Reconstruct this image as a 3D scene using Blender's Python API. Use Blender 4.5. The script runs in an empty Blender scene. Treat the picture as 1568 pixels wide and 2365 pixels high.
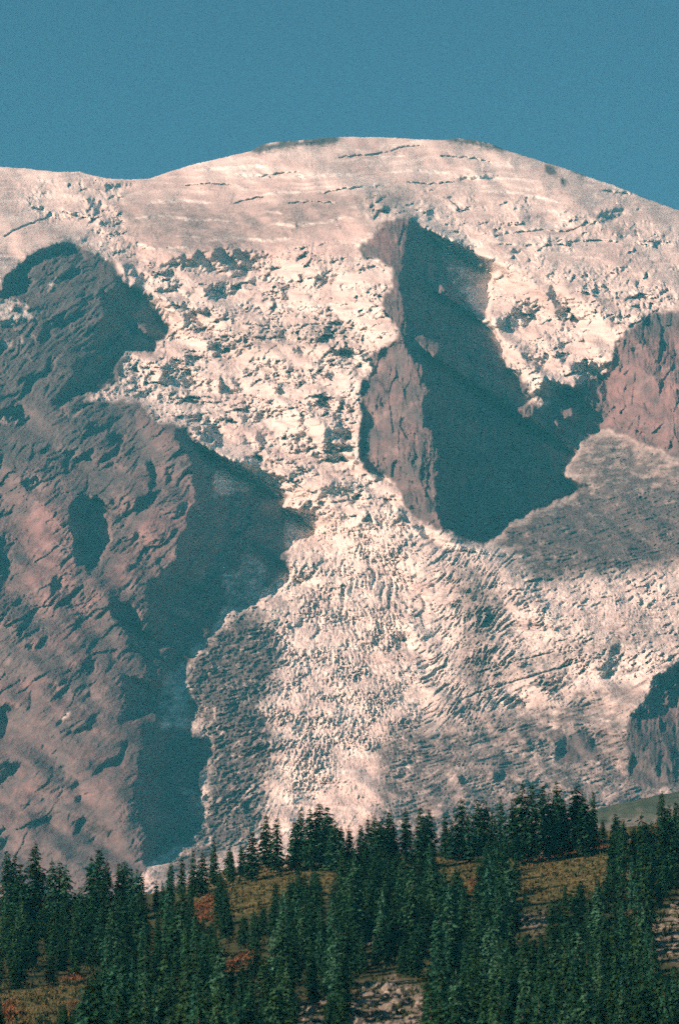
import bpy, math, random
import numpy as np
from mathutils import Matrix, Vector
R = math.radians
C = bpy.context.scene.collection

# ---------------------------------------------------------------- camera
PITCH = 12.5                      # degrees above the horizon
F0 = 1182.5 / math.tan(R(8.0))    # focal length in image pixels (the view is 1568 x 2365 pixels)
cam = bpy.data.cameras.new('camera'); cam_o = bpy.data.objects.new('camera', cam); C.objects.link(cam_o)
cam.sensor_fit = 'VERTICAL'; cam.sensor_height = 36.0; cam.lens = 18.0 / math.tan(R(8.0))
cam_o.rotation_euler = (R(90 + PITCH), 0, 0)
cam.dof.use_dof = True; cam.dof.focus_distance = 4500; cam.dof.aperture_fstop = 0.45
cam.clip_start = 1; cam.clip_end = 60000
bpy.context.scene.camera = cam_o
FW = np.array([0, math.cos(R(PITCH)), math.sin(R(PITCH))])
UP = np.array([0, -math.sin(R(PITCH)), math.cos(R(PITCH))])
RT = np.array([1.0, 0, 0])

# ---------------------------------------------------------------- sky, sun, exposure
SUN_EL, SUN_AZ = 27.0, 68.0       # azimuth measured from straight behind the viewer towards the left
sdir = np.array([math.sin(R(SUN_AZ)) * math.cos(R(SUN_EL)), math.cos(R(SUN_AZ)) * math.cos(R(SUN_EL)), -math.sin(R(SUN_EL))])  # way the light travels
world = bpy.data.worlds.new('World'); bpy.context.scene.world = world; world.use_nodes = True
nt = world.node_tree; nt.nodes.clear()
sky = nt.nodes.new('ShaderNodeTexSky'); sky.sky_type = 'NISHITA'; sky.sun_disc = False
sky.sun_elevation = R(SUN_EL); sky.altitude = 1500; sky.air_density = 1.0; sky.dust_density = 0.2; sky.ozone_density = 2.0
to_sun = -sdir
sky.sun_rotation = math.atan2(to_sun[0], to_sun[1])
tint = nt.nodes.new('ShaderNodeMix'); tint.data_type = 'RGBA'; tint.blend_type = 'MULTIPLY'
tint.inputs['Factor'].default_value = 1.0; tint.inputs[7].default_value = (0.52, 0.765, 0.755, 1)
bg = nt.nodes.new('ShaderNodeBackground'); bg.inputs[1].default_value = 0.049
wo = nt.nodes.new('ShaderNodeOutputWorld')
nt.links.new(sky.outputs[0], tint.inputs[6]); nt.links.new(tint.outputs[2], bg.inputs[0]); nt.links.new(bg.outputs[0], wo.inputs[0])
sun = bpy.data.lights.new('sun', 'SUN'); sun.energy = 5.0; sun.angle = R(0.5); sun.color = (1.0, 0.67, 0.52)
sun_o = bpy.data.objects.new('sun', sun); C.objects.link(sun_o)
sun_o.rotation_euler = Vector(sdir).to_track_quat('-Z', 'Y').to_euler()
vs = bpy.context.scene.view_settings
bpy.context.scene.display_settings.display_device = 'sRGB'
vs.view_transform = 'Standard'; vs.look = 'None'; vs.exposure = 1.02; vs.gamma = 1.0
cy = bpy.context.scene.cycles
cy.max_bounces = 4; cy.diffuse_bounces = 2; cy.volume_bounces = 0; cy.use_denoising = False; cy.use_adaptive_sampling = True; cy.adaptive_threshold = 0.06; cy.adaptive_min_samples = 24
cy.transparent_max_bounces = 8

# ---------------------------------------------------------------- numeric helpers
def hsh(i, j, seed):
    h = (i.astype(np.int64) * 374761393 + j.astype(np.int64) * 668265263 + seed * 974634777) & 0xffffffff
    h = ((h ^ (h >> 13)) * 1274126177) & 0xffffffff
    h = ((h ^ (h >> 16)) * 2246822519) & 0xffffffff
    return ((h ^ (h >> 15)) & 0xffffff) / 16777216.0

def gn(x, y, seed):               # gradient noise, about -1..1
    xi = np.floor(x); yi = np.floor(y); fx = x - xi; fy = y - yi
    u = fx * fx * fx * (fx * (fx * 6 - 15) + 10); v = fy * fy * fy * (fy * (fy * 6 - 15) + 10)
    def g(a, b):
        t = hsh(xi + a, yi + b, seed) * 2 * math.pi
        return np.cos(t) * (fx - a) + np.sin(t) * (fy - b)
    return ((g(0, 0) * (1 - u) + g(1, 0) * u) * (1 - v) + (g(0, 1) * (1 - u) + g(1, 1) * u) * v) * 1.5

def fbm(x, y, seed, o=4, gain=0.5):
    s = 0; a = 1; n = 0
    for k in range(o):
        s = s + a * gn(x, y, seed + k * 17); n += a; a *= gain; x = x * 2.03 + 7.1; y = y * 2.03 + 3.7
    return s / n

def ridged(x, y, seed, o=4, gain=0.55):
    s = 0; a = 1; n = 0
    for k in range(o):
        s = s + a * (1 - 2 * np.abs(gn(x, y, seed + k * 17))); n += a; a *= gain; x = x * 2.07 + 5.3; y = y * 2.07 + 1.9
    return s / n

def cells(x, y, seed):            # Voronoi: distance gap to the border and a random value per cell
    xi = np.floor(x); yi = np.floor(y)
    f1 = np.full(x.shape, 9.0); f2 = np.full(x.shape, 9.0); idv = np.zeros(x.shape); dxn = np.zeros(x.shape); dyn = np.zeros(x.shape)
    for a in (-1, 0, 1):
        for b in (-1, 0, 1):
            ci = xi + a; cj = yi + b
            dx = ci + hsh(ci, cj, seed) - x; dy = cj + hsh(ci, cj, seed + 5) - y
            d = dx * dx + dy * dy; r = hsh(ci, cj, seed + 9)
            near = d < f1
            f2 = np.where(near, f1, np.minimum(f2, d)); f1 = np.where(near, d, f1)
            idv = np.where(near, r, idv); dxn = np.where(near, dx, dxn); dyn = np.where(near, dy, dyn)
    return np.sqrt(f2) - np.sqrt(f1), idv, dxn, dyn

def sst(e0, e1, x):
    t = np.clip((x - e0) / (e1 - e0), 0, 1); return t * t * (3 - 2 * t)

def inside(poly, x, y):
    p = np.array(poly, float); m = np.zeros(x.shape, bool)
    sel = (x > p[:, 0].min()) & (x < p[:, 0].max()) & (y > p[:, 1].min()) & (y < p[:, 1].max())
    xs = x[sel]; ys = y[sel]; r = np.zeros(xs.shape, bool)
    for k in range(len(p)):
        x0, y0 = p[k]; x1, y1 = p[(k + 1) % len(p)]
        if y0 == y1: continue
        c = ((y0 > ys) != (y1 > ys)) & (xs < (x1 - x0) * (ys - y0) / (y1 - y0) + x0)
        r ^= c
    m[sel] = r; return m

def blur(a, n, ax=None):
    for axis in ((0, 1) if ax is None else (ax,)):
        for _ in range(2):
            pad = [(0, 0)] * a.ndim; pad[axis] = (n + 1, n)
            c = np.cumsum(np.pad(a, pad, mode='edge'), axis=axis)
            L = a.shape[axis]; w = 2 * n + 1
            a = (np.take(c, np.arange(w, L + w), axis=axis) - np.take(c, np.arange(0, L), axis=axis)) / w
    return a

def lerpsample(grid, fi, fj):
    H, W = grid.shape
    fi = np.clip(fi, 0, H - 1.001); fj = np.clip(fj, 0, W - 1.001)
    i = fi.astype(int); j = fj.astype(int); a = fi - i; b = fj - j
    return (grid[i, j] * (1 - b) + grid[i, j + 1] * b) * (1 - a) + (grid[i + 1, j] * (1 - b) + grid[i + 1, j + 1] * b) * a

def bearing(x, y):                # image pixels -> tangent of bearing and elevation about the view axis
    return (x - 784) / F0, (1182.5 - y) / F0

def place(x, y, d):               # image pixel x, y at distance d along the view axis -> metres
    a, b = bearing(x, y)
    return (RT[None] * a[:, None] + UP[None] * b[:, None] + FW[None]) * d[:, None]

#@@MAPS
# ---------------------------------------------------------------- mountain in image pixels: outlines of shaded hollows, rock, debris
def off(ox, oy, pts): return [(ox + p[0] * .5, oy + p[1] * .5) for p in pts]
def q2(*p): return off(784.4, 234.6, p)
def q1(*p): return off(0, 234.6, p)
def q3(*p): return off(0, 938.5, p)
def q4(*p): return off(784.4, 938.5, p)
def q5(*p): return off(0, 1642, p)
def q6(*p): return off(784.4, 1642, p)

SKY_PTS = [(-2000, 430), (-600, 380), (-100, 376), (0, 384), (60, 388), (130, 396), (185, 396), (215, 404), (250, 411), (300, 414), (348, 411), (400, 393), (450, 378), (520, 362), (580, 348), (605, 333), (640, 326), (700, 322), (760, 317),
           (800, 315), (880, 316), (960, 320), (1020, 323), (1060, 318), (1090, 322), (1130, 330), (1160, 343), (1220, 362), (1270, 378), (1300, 386), (1360, 408), (1420, 428), (1470, 448), (1480, 454), (1568, 485), (1700, 540), (2400, 900), (3600, 1250)]

SHADOWS = [
 # hollow right of the middle rock rib
 [(948,503),(985,528),(1010,543),(1060,560),(1100,585),(1140,600),(1150,625),(1135,650),(1128,720),(1120,745),(1160,785),(1165,830),(1190,860),(1215,900),(1235,915),(1259,872),(1290,885),(1324,890),(1344,877),(1399,860),(1419,838),(1417,790),(1434,780),
  (1429,835),(1404,885),(1392,960),(1384,993),(1394,988),(1334,1028),(1344,1040),(1314,1073),(1299,1103),(1359,1126),(1284,1158),(1194,1198),(1159,1228),(1124,1258),(1054,1238),(1024,1218),(1004,1178),(1012,1138),(1009,1103),(1014,1038),(1004,1013),(984,978),(974,935),
  (985,900),(975,850),(930,800),(905,805),(880,850),(862,880),(845,935),(872,970),(860,1000),(856,1060),(880,1085),(905,1108),(890,1112),(850,1090),(832,1060),(828,1020),(835,960),(826,925),(835,880),(855,860),(860,815),(900,800),(935,790),(940,750),(930,700),(922,640),(934,600),(934,560),(945,520)],
 # hollow right of the left peak
 [(262,612),(285,655),(320,668),(345,690),(392,770),(350,812),(295,812),(280,830),(265,850),(280,885),(215,905),(175,920),(140,942),(120,935),(170,860),(175,835),(225,810),(222,765),(242,720),(226,680),(270,665)],
 [(0,680),(15,640),(50,607),(105,574),(155,558),(185,575),(200,600),(140,600),(92,608),(62,635),(80,650),(55,680),(0,690),(-80,720),(-80,690)],
 # great hollow right of the left buttress
 q3((815,100),(870,95),(880,150),(940,190),(990,210),(1060,250),(1200,250),(1230,300),(1290,320),(1320,400),(1310,470),(1440,480),(1470,520),(1460,600),(1390,620),(1340,650),(1300,700),(1350,760),(1330,810),(1290,850),(1200,900),(1140,940),(1110,950),(1050,950),(1030,1000),(990,1060),(960,1085),(940,1110),(900,1150),(870,1180),(860,1240),(840,1290),(870,1350),(930,1400),(900,1440),(870,1480),(890,1500),
    (880,1440+85),(980,1540),(1000,1590),(940,1670),(900,1760),(930,1800),(940,1870),(920,1980),(850,2010),(820,2070),(680,2130),(660,2110),(680,2000),(650,1880),(620,1800),(640,1700),(670,1560),(660,1480),(720,1470),(740,1440),(700,1420),(620,1440),(540,1470),(590,1400),(590,1340),(560,1300),(570,1250),(730,1250),(670,1180),(670,1140),(620,1130),(610,1080),(570,1030),(520,960),(520,900),(590,900),(640,970),(660,1040),(700,1050),(670,960),(690,940),(680,860),(690,800),(750,780),(760,750),(820,720),(820,620),(860,560),(870,480),(900,460),(900,280),(870,230),(810,150)),
 # gullies in the left wall
 q3((330,440),(390,410),(480,440),(510,470),(480,490),(500,540),(510,600),(480,680),(460,730),(420,780),(390,740),(360,750),(340,600),(320,480)),
]
GULLIES = [ # smaller broken gullies of the left wall
 q3((0,570),(40,640),(60,740),(30,840),(0,860),(-80,880),(-80,560)),
 q3((240,790),(280,780),(285,850),(250,890),(235,840)),
 q3((0,1400),(50,1370),(60,1400),(30,1450),(40,1500),(10,1540),(-20,1540)),
 q3((390,1190),(440,1170),(430,1230),(400,1250)),
 q3((120,1110),(200,1070),(240,1065),(190,1120),(140,1135)),
 q3((690,260),(725,270),(730,340),(700,400),(690,330)),
 q3((760,290),(800,280),(800,340),(770,360)),
 q3((620,480),(720,400),(760,370),(760,400),(690,470),(630,500)),
 q3((300,280),(400,200),(450,190),(440,240),(370,270),(340,320),(300,330)),
 q3((100,300),(200,320),(180,360),(130,390),(100,350)),
 q3((0,20),(100,10),(160,60),(120,90),(20,80),(-60,60)),
 q3((390,90),(440,60),(480,90),(420,120)),
 q3((500,120),(590,140),(560,170),(500,180)),
 q3((0,390),(30,430),(10,480),(-40,470)),
 q5((380,370),(420,370),(370,430),(340,420)),
 q5((0,20),(40,0),(50,30),(20,110),(0,120)),
 q1((0,1420),(110,1400),(130,1450),(60,1490),(-60,1480)),
 q1((200,1050),(330,980),(420,960),(330,1040),(220,1090)),
 q1((0,1030),(120,1000),(200,990),(120,1040),(0,1060)),
]
ICE_SHADE = [ # broken, half-shaded walls of the icefall
 q1((730,760),(830,710),(950,690),(1080,670),(1130,690),(1230,700),(1280,705),(1230,740),(1220,780),(1120,830),(1080,800),(960,800),(860,790),(770,770)),
 q1((940,860),(1010,830),(1110,850),(1090,900),(1010,920),(950,910)),
 q1((700,850),(820,860),(830,880),(740,890)),
 q1((780,910),(860,930),(960,1040),(960,1065),(860,1055),(850,1000),(790,960)),
 q1((570,740),(640,770),(690,830),(680,880),(760,960),(790,1010),(770,1060),(690,950),(640,870),(580,840)),
 q1((760,1220),(800,1190),(880,1250),(920,1310),(870,1340),(800,1310),(740,1320),(760,1260)),
 q1((970,1170),(1130,1155),(1100,1180),(1000,1190)),
 q1((960,1100),(1020,1110),(990,1160),(950,1150)),
 q1((640,1350),(740,1290),(720,1340),(650,1380)),
 q1((850,1450),(930,1430),(940,1470),(870,1480)),
 q1((1000,1300),(1080,1290),(1140,1330),(1080,1360),(1010,1350)),
 q1((1100,1460),(1230,1430),(1230,1470),(1140,1490)),
 q1((1460,810),(1560,800),(1540,850),(1450,860)),
 q1((1240,900),(1340,890),(1330,920),(1260,925)),
 q1((450,395),(560,378),(640,385),(600,402),(480,405)),
 q1((420,450),(480,460),(450,520),(415,500)),
 q1((460,560),(540,530),(530,570),(470,590)),
 q1((370,640),(415,620),(420,660),(390,665)),
 q3((850,40),(930,30),(920,70),(860,70)),
 q3((940,110),(1000,95),(1040,140),(1040,190),(970,190),(930,150)),
 q3((1180,120),(1260,130),(1230,180),(1190,170)),
 q3((1480,380),(1540,350),(1568,340),(1568,420),(1460,420)),
 q3((1350,790),(1450,780),(1400,830),(1350,830)),
 q4((-60,90),(0,80),(70,130),(80,190),(0,260),(-60,250),(-80,150)),
 q4((0,350),(60,400),(20,420),(-50,400)),
 q4((240,520),(290,500),(380,560),(440,600),(440,640),(390,600),(310,540),(250,540)),
 q2((0,1150),(60,1150),(60,1210),(10,1190)),
 q2((820,930),(915,930),(910,1000),(860,1060),(800,1080),(690,1050),(660,1010),(760,1010),(790,960)),
 q2((1000,1110),(1060,1170),(1040,1210),(1000,1190)),
 q2((1060,1200),(1130,1190),(1200,1210),(1270,1200),(1250,1260),(1150,1290),(1090,1300)),
 q2((840,1160),(960,1180),(940,1240),(860,1210)),
 q2((980,860),(1060,950),(1070,1000),(1020,1010),(960,900)),
 q2((1180,520),(1230,500),(1310,480),(1315,510),(1260,560),(1180,560)),
 q2((380,530),(440,515),(450,540),(400,555)),
 q2((320,520),(380,540),(350,560)),
 q2((500,345),(640,345),(720,340),(735,355),(560,362)),
 q2((1190,415),(1360,415),(1350,432),(1230,425)),
 q2((1260,610),(1340,610),(1310,630),(1260,625)),
 q2((780,690),(850,680),(820,705),(780,700)),
 q2((200,490),(300,490),(240,505),(200,500)),
 q4((650,950),(700,920),(720,980),(660,1010)),
 q4((360,1060),(440,1060),(400,1100),(370,1090)),
 q4((240,1060),(310,1040),(290,1100),(250,1110)),
 q4((1440,1250),(1568,1180),(1700,1120),(1700,1330),(1568,1370),(1500,1420),(1420,1460),(1340,1440),(1430,1330)),
 q6((985,150),(1040,138),(1052,200),(1012,228)), q6((870,140),(960,128),(940,150),(880,160)), q6((560,300),(620,310),(600,350),(560,340)), q6((700,290),(770,280),(760,330),(710,340)),
 q4((1480,1580),(1500,1580),(1480,1700),(1460,1700)),
 q4((1250,1110),(1300,1090),(1290,1200),(1240,1260),(1200,1250)),
]
LIT = [ # bright islands standing up inside the hollows
 q2((340,1080),(420,1090),(480,1130),(430,1180),(400,1150),(350,1110)),
 q2((300,1190),(350,1195),(390,1240),(370,1290),(340,1270),(300,1220)),
 q2((150,1160),(200,1180),(270,1300),(240,1330),(150,1290),(110,1290),(180,1230)),
 q2((450,840),(470,850),(505,900),(480,895)),
 q2((830,1420),(880,1380),(940,1370),(930,1420),(850,1460)),
 q2((380,1330),(420,1330),(420,1360),(390,1360)),
 q4((1040,20),(1080,20),(1080,50),(1040,60)), q4((1000,60),(1015,60),(1015,100),(1000,100)),
 q4((850,10),(900,0),(880,60),(840,50)),
 q2((1190,1320),(1210,1300),(1215,1420),(1200,1430)),
 q3((740,1120),(780,1115),(770,1170),(740,1190),(720,1175)), q3((730,1190),(755,1200),(745,1250),(725,1230)),
 q3((600,1150),(650,1130),(665,1165),(620,1190)), q3((880,140),(930,150),(900,165)),
 q1((590,790),(640,840),(610,850)), q1((650,1025),(690,1040),(690,1080),(655,1050)),
 q3((655,830),(680,860),(685,940),(660,890)), q3((930,1020),(970,1010),(975,1050),(940,1070)),
]
ROCK = [
 [(-900,800),(-80,725),(0,662),(15,635),(50,603),(105,572),(160,555),(200,578),(245,598),(270,618),(290,652),(330,664),(350,700),(392,770),(350,812),(290,812),(285,850),(280,885),(215,905),(180,925),(250,928),(330,935),(350,970),(405,982),(435,985),(440,1010),(470,1030),(500,1048),
  (490,1150),(560,1135),(640,1120),(655,1180),(660,1250),(665,1320),(600,1370),(555,1405),(520,1400),(500,1440),(490,1470),(440,1500),(440,1530),(400,1600),(370,1680),(440,1680),(490,1720),(500,1740),(470,1780),(455,1860),(468,1900),(440,1935),(340,2000),(250,2100),(150,2160),(-900,2160)],
 [(833,572),(850,540),(890,508),(945,500),(1000,545),(1060,640),(1090,720),(1120,750),(1160,830),(1190,870),(1250,900),(1330,890),(1400,860),(1430,780),(1480,737),(1520,722),(1568,720),(2600,760),(2600,1080),(1560,1060),(1480,1020),(1395,988),(1330,1030),(1300,1100),(1359,1126),(1284,1158),(1194,1198),(1124,1258),(1054,1238),(985,1210),(950,1190),(925,1150),(905,1105),(850,1090),(832,1060),(828,925),(835,880),(855,860),(860,815),(900,800),(920,780),(905,740),(880,700),(885,680),(905,670),(908,620),(870,605),(838,590)],
 [(578,352),(590,330),(640,310),(700,300),(760,300),(785,322),(772,332),(700,336),(640,342),(600,354)],
 [(1025,324),(1040,300),(1100,300),(1165,330),(1165,350),(1120,341),(1080,333),(1050,328)],
 q2((940,290),(975,295),(1000,330),(965,340),(945,315)), q2((1030,300),(1130,335),(1140,350),(1080,325)), q2((1010,350),(1045,360),(1040,385),(1020,380)),
 q4((1450,1250),(1568,1180),(3600,1000),(3600,2300),(1568,1760),(1390,1760),(1330,1700),(1330,1460),(1430,1330)),
 q4((1040,1540),(1110,1500),(1180,1540),(1190,1600),(1080,1650),(1020,1640)),
]
SNOWPATCH = [
 [(-900,760),(-80,700),(0,690),(50,686),(75,712),(100,718),(62,738),(0,756),(-80,780)],
 q1((225,850),(240,830),(275,825),(260,840),(235,862)),
 q1((0,1105),(60,1105),(70,1120),(20,1140)), q1((90,1085),(100,1085),(100,1115),(88,1115)), q1((140,1075),(165,1080),(155,1105),(145,1100)),
 q3((1000,220),(1100,230),(1230,270),(1240,340),(1120,380),(1040,380),(1000,300)),
 q3((1120,700),(1180,680),(1240,760),(1210,830),(1180,900),(1060,910),(1020,790),(1110,750)),
 q3((760,1240),(860,1180),(870,1350),(930,1400),(870,1480),(760,1470),(740,1380)),
 q2((640,980),(760,1010),(740,1080),(660,1060)), q2((420,600),(560,600),(740,700),(690,800),(560,900),(500,780)),
 q2((860,1250),(1000,1270),(960,1400),(870,1400)),
 q2((120,620),(190,570),(200,575),(130,650),(90,660)),
 q3((270,1465),(320,1420),(340,1405),(300,1460)),
 q3((800,1430),(900,1440),(930,1460),(850,1470)),
 q3((820,2000-240),(900,1770),(900,1820),(850,1800)),
 [(618,330),(645,328),(640,333),(615,335)], [(690,323),(700,322),(700,327),(690,328)],[(712,321),(722,323),(718,328)],
 q2((545,168),(580,170),(560,180)), q2((620,180),(700,195),(715,208),(640,192)),
]
DEBRIS = [ # rubble and dirt-covered ice, with its strength
 (1.1, [(1124,1258),(1194,1198),(1284,1158),(1359,1126),(1400,1130),(1480,1140),(1600,1110),(2600,1120),(2600,1320),(1568,1300),(1450,1318),(1400,1322),(1280,1340),(1230,1334),(1190,1318),(1160,1290),(1245,1296),(1240,1288),(1170,1272)]),
 (.85, [(1314,1073),(1334,1028),(1394,988),(1480,1020),(1560,1060),(2600,1080),(2600,1140),(1480,1140),(1359,1126),(1300,1103)]),
 (1.15, [(570,1400),(640,1470),(640,1560),(600,1640),(645,1750),(600,1800),(620,1900),(540,1960),(330,2060),(440,1940),(480,1850),(500,1720),(440,1640),(420,1560),(480,1480)]),
 (.65, [(1040,1300),(1110,1330),(1160,1400),(1140,1480),(1120,1580),(1060,1560),(1080,1450),(1050,1380)]),
 (.6, [(1040,1600),(1130,1540),(1330,1490),(1568,1450),(2600,1400),(2600,1430),(1568,1475),(1340,1520),(1150,1580),(1080,1640),(1010,1650)]),
 (.8, [(900,1660),(1000,1680),(1200,1640),(1350,1650),(1440,1680),(2600,1700),(2600,2200),(700,2150),(850,1900),(880,1800),(860,1740)]),
 (.55, q4((1000,1350),(1300,1280),(1430,1330),(1330,1440),(1330,1700),(1200,1760),(900,1760),(780,1690),(1000,1640),(1060,1500),(900,1420))),
 (.35, [(-900,1830),(0,1850),(120,1860),(180,1880),(300,1900),(320,2010),(150,2100),(-900,2100)]),
 (.5, q3((370,250),(440,250),(490,330),(505,450),(440,420),(360,360))),
 (.55, q3((640,150),(700,145),(710,200),(640,210))),
 (.35, [(600,470),(900,440),(1000,430),(900,500),(640,520)]),
 (.3, [(280,470),(700,480),(840,500),(640,560),(480,600),(290,560)]),
 (.35, [(520,760),(800,740),(820,790),(640,810),(510,800)]),
 (.3, [(1120,620),(1300,700),(1320,760),(1250,700),(1180,660)]),
]
RED = [q3((130,450),(200,420),(330,560),(340,740),(390,740),(300,820),(220,930),(130,800),(120,680)), q3((700,480),(900,380),(900,460),(860,560),(620,760),(400,960),(300,1130),(200,1100),(330,950),(560,700)),
       q2((110,630),(200,580),(280,590),(300,680),(260,760),(180,720)), [(1400,800),(1700,760),(1700,1070),(1500,1040),(1400,990)], q2((290,1200),(380,1240),(360,1290))]
# crevasses and scarps: (depth of trench +, height of bright wall -, half width, points)
LINES = [
 (+1, 3.0, [(590,410),(640,402),(700,396)]), (-1, 5.0, [(440,394),(520,388),(600,384),(625,384)]), (-1, 5.0, [(540,402),(590,404),(615,410)]), (-1, 5.0, [(660,408),(720,404),(790,404),(830,402)]), (+1, 4.0, [(620,410),(655,405)]),
 (-1, 5, [(330,470),(420,462),(500,470)]), (-1, 4, [(300,505),(380,498),(450,508)]), (-1, 4, [(880,400),(960,394),(1040,400)]), (+1, 2, [(930,420),(990,426),(1060,420)]), (+1, 1.8, [(420,430),(480,424),(540,428)]),
 (-1, 5, [(470,560),(540,548),(620,556),(690,548)]), (-1, 4, [(300,560),(360,575),(440,570)]), (+1, 1.8, [(1000,360),(1080,364),(1150,378)]), (-1, 4, [(1100,440),(1200,446),(1300,470)]), (+1, 2, [(660,470),(720,466),(790,470)]),
 (-1, 6, [(1330,405),(1400,425),(1460,450)]), (+1, 3, [(1385,440),(1430,446),(1470,452)]), (-1, 4, [(560,640),(660,650),(760,640)]), (-1, 4, [(600,700),(700,712),(780,700)]), (+1, 2, [(540,745),(640,756),(740,748),(800,752)]), (-1, 5, [(620,775),(700,782),(800,770)]),
 (+1, 2.0, [(530,474),(570,462),(620,452)]), (-1, 4.0, [(600,452),(640,444),(700,444)]), (+1, 2.2, [(730,450),(790,437),(850,432)]), (-1, 4, [(820,440),(860,428),(900,425)]),
 (+1, 2.2, [(770,368),(800,362),(860,358),(905,350),(920,342),(950,338),(1000,337)]), (-1, 3, [(870,362),(940,360)]),
 (-1, 4.5, [(600,492),(630,489),(655,494)]), (-1, 4, [(620,516),(680,522),(750,514),(800,500)]), (-1, 3, [(410,510),(500,508),(560,515)]), (-1, 3, [(400,545),(470,548)]),
 (+1, 2, [(0,553),(40,530),(80,514),(120,500)]), (+1, 2.2, [(1170,540),(1250,532),(1310,536),(1370,510)]), (-1, 4, [(1180,535),(1260,525),(1330,520)]),
 (-1, 4, [(1050,410),(1160,412),(1250,418)]), (-1, 3, [(780,436),(830,432)]), (+1, 2, [(1300,560),(1380,556),(1440,560)]),
 (-1, 4, [(995,1240),(1060,1262),(1130,1276),(1245,1291)]), (+1, 3, [(1010,1280),(1060,1272),(1130,1282),(1180,1292)]),
 (-1, 4, [(1190,1338),(1280,1340),(1330,1332),(1400,1322)]), (-1, 4, [(1210,1652),(1280,1648),(1350,1652),(1430,1672)]), (-1, 3, [(1310,1568),(1350,1560)]),
 (+1, 2, [(1020,1640),(1100,1600),(1200,1570),(1300,1540),(1400,1510)]), (+1, 2, [(1080,1560),(1180,1530),(1300,1500)]),
 (-1, 3, [(860,595),(900,615),(908,625)]), (-1, 4, [(820,560),(850,582),(880,605),(905,625)]),
 (+1, 2.5, [(850,1180),(860,1210),(880,1230)]), (-1,3,[(1500,1210),(1568,1212)]),(-1,3,[(1480,1232),(1568,1236)]),(-1,3,[(1440,1270),(1520,1258),(1568,1250)]),
]

def zone(polys, x, y):
    m = np.zeros(x.shape, bool)
    for p in polys: m |= inside(p, x, y)
    return m

def warp(x, y, amp=1.0):
    return (x + amp * (6 * gn(x / 34, y / 34, 11) + 4.5 * gn(x / 14, y / 14, 12) + 4.5 * gn(x / 6, y / 6, 13)),
            y + amp * (6 * gn(x / 34, y / 34, 21) + 4.5 * gn(x / 14, y / 14, 22) + 4.5 * gn(x / 6, y / 6, 23)))

def skyline(x):
    p = np.array(SKY_PTS, float)
    return np.interp(x, p[:, 0], p[:, 1])

# ---------------------------------------------------------------- large relief: distances such that each hollow lies behind the sun's grazing ray
BASE_Y = 2160.0
def macro(x, y):                  # log distance of the smooth mountain
    s0 = skyline(x)
    s = (BASE_Y - y) / (BASE_Y - 315.0)
    lg = math.log(3400) + (math.log(6100) - math.log(3400)) * (s * 0.9 + 0.1 * s ** 2)
    d = np.maximum(y - s0, 0)
    lg = lg + 0.05 * np.exp(-d / 25.0) + 0.03 * np.exp(-d / 90.0)
    lg = lg - 0.05 * np.exp(-((x - 60) / 330) ** 2 - ((y - 1250) / 600) ** 2)
    lg = lg - 0.035 * np.exp(-((x - 950) / 120) ** 2 - ((y - 850) / 330) ** 2) * sst(500, 640, y)
    lg = lg - 0.035 * np.exp(-((x - 1600) / 200) ** 2 - ((y - 900) / 180) ** 2)
    return lg

sa, sb, sc = float(sdir @ RT), float(sdir @ UP), float(sdir @ FW)
VA, VB = sa / sc, sb / sc         # vanishing point of the sun's rays
XL, XR, YT, YB = -330.0, 1890.0, 290.0, 2180.0
cor = [bearing(np.array([x]), np.array([y])) for x in (XL, XR) for y in (YT, YB)]
th = [math.atan2(VB - c[1][0], VA - c[0][0]) for c in cor]; rh = [math.hypot(VB - c[1][0], VA - c[0][0]) for c in cor]
CELL = 3.5 / F0
rho_hi, rho_lo = max(rh), min(rh); th_lo, th_hi = min(th), max(th)
NT = int((rho_hi - rho_lo) / CELL); NS = int((th_hi - th_lo) * (rho_hi + rho_lo) / 2 / CELL)
rho = rho_hi - np.arange(NT) * (rho_hi - rho_lo) / (NT - 1); tha = th_lo + np.arange(NS) * (th_hi - th_lo) / (NS - 1)
TH, RH = np.meshgrid(tha, rho, indexing='ij')     # axis 1 follows the light
A = VA - RH * np.cos(TH); B = VB - RH * np.sin(TH)
GX = A * F0 + 784; GY = 1182.5 - B * F0
wx, wy = warp(GX, GY)
def rot45(x, y, an): return x * math.cos(an) + y * math.sin(an), -x * math.sin(an) + y * math.cos(an)
rock_s0 = zone(ROCK, wx, wy)
shade = zone(SHADOWS, wx, wy) & ~zone(LIT, wx, wy)
gx_, gy_ = rot45(GX, GY, -0.72)
shade |= zone(GULLIES, wx, wy) & (fbm(gx_ / 50, gy_ / 12, 34, 4, .65) > -0.22)
FALL = [(230,520),(320,560),(440,600),(640,620),(700,700),(840,720),(850,850),(830,1080),(900,1150),(740,1230),(600,1100),(440,1000),(330,960),(290,840),(390,790),(330,660)]
shade |= inside(FALL, wx, wy) & (fbm(wx / 42 + .3 * gn(GX / 30, GY / 30, 33), wy / 15, 30, 4, .62) > 0.24)
shade |= zone(ICE_SHADE, wx, wy) & (fbm(wx / 26, wy / 9, 35, 4, .6) > -0.2) & ~zone(LIT, wx, wy)
gul = rot45(GX + 20 * gn(GX / 60, GY / 60, 36), GY + 20 * gn(GX / 60, GY / 60, 37), -0.72)
leftrock = rock_s0 & (GX < 520) & (GX + GY * .0 > -400)
shade |= leftrock & ((fbm(gul[0] / 95, gul[1] / 20, 38, 4, .6) > 0.34) | (fbm(gul[0] / 210, gul[1] / 34, 48, 5, .6) > 0.26)) & (fbm(GX / 200, GY / 200, 39, 2) > -.25) & ~zone(LIT, wx, wy)
shade |= rock_s0 & (GX > 1350) & (GY < 1100) & (fbm(GX / 16, GY / 60, 40, 4, .6) > 0.33)
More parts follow.
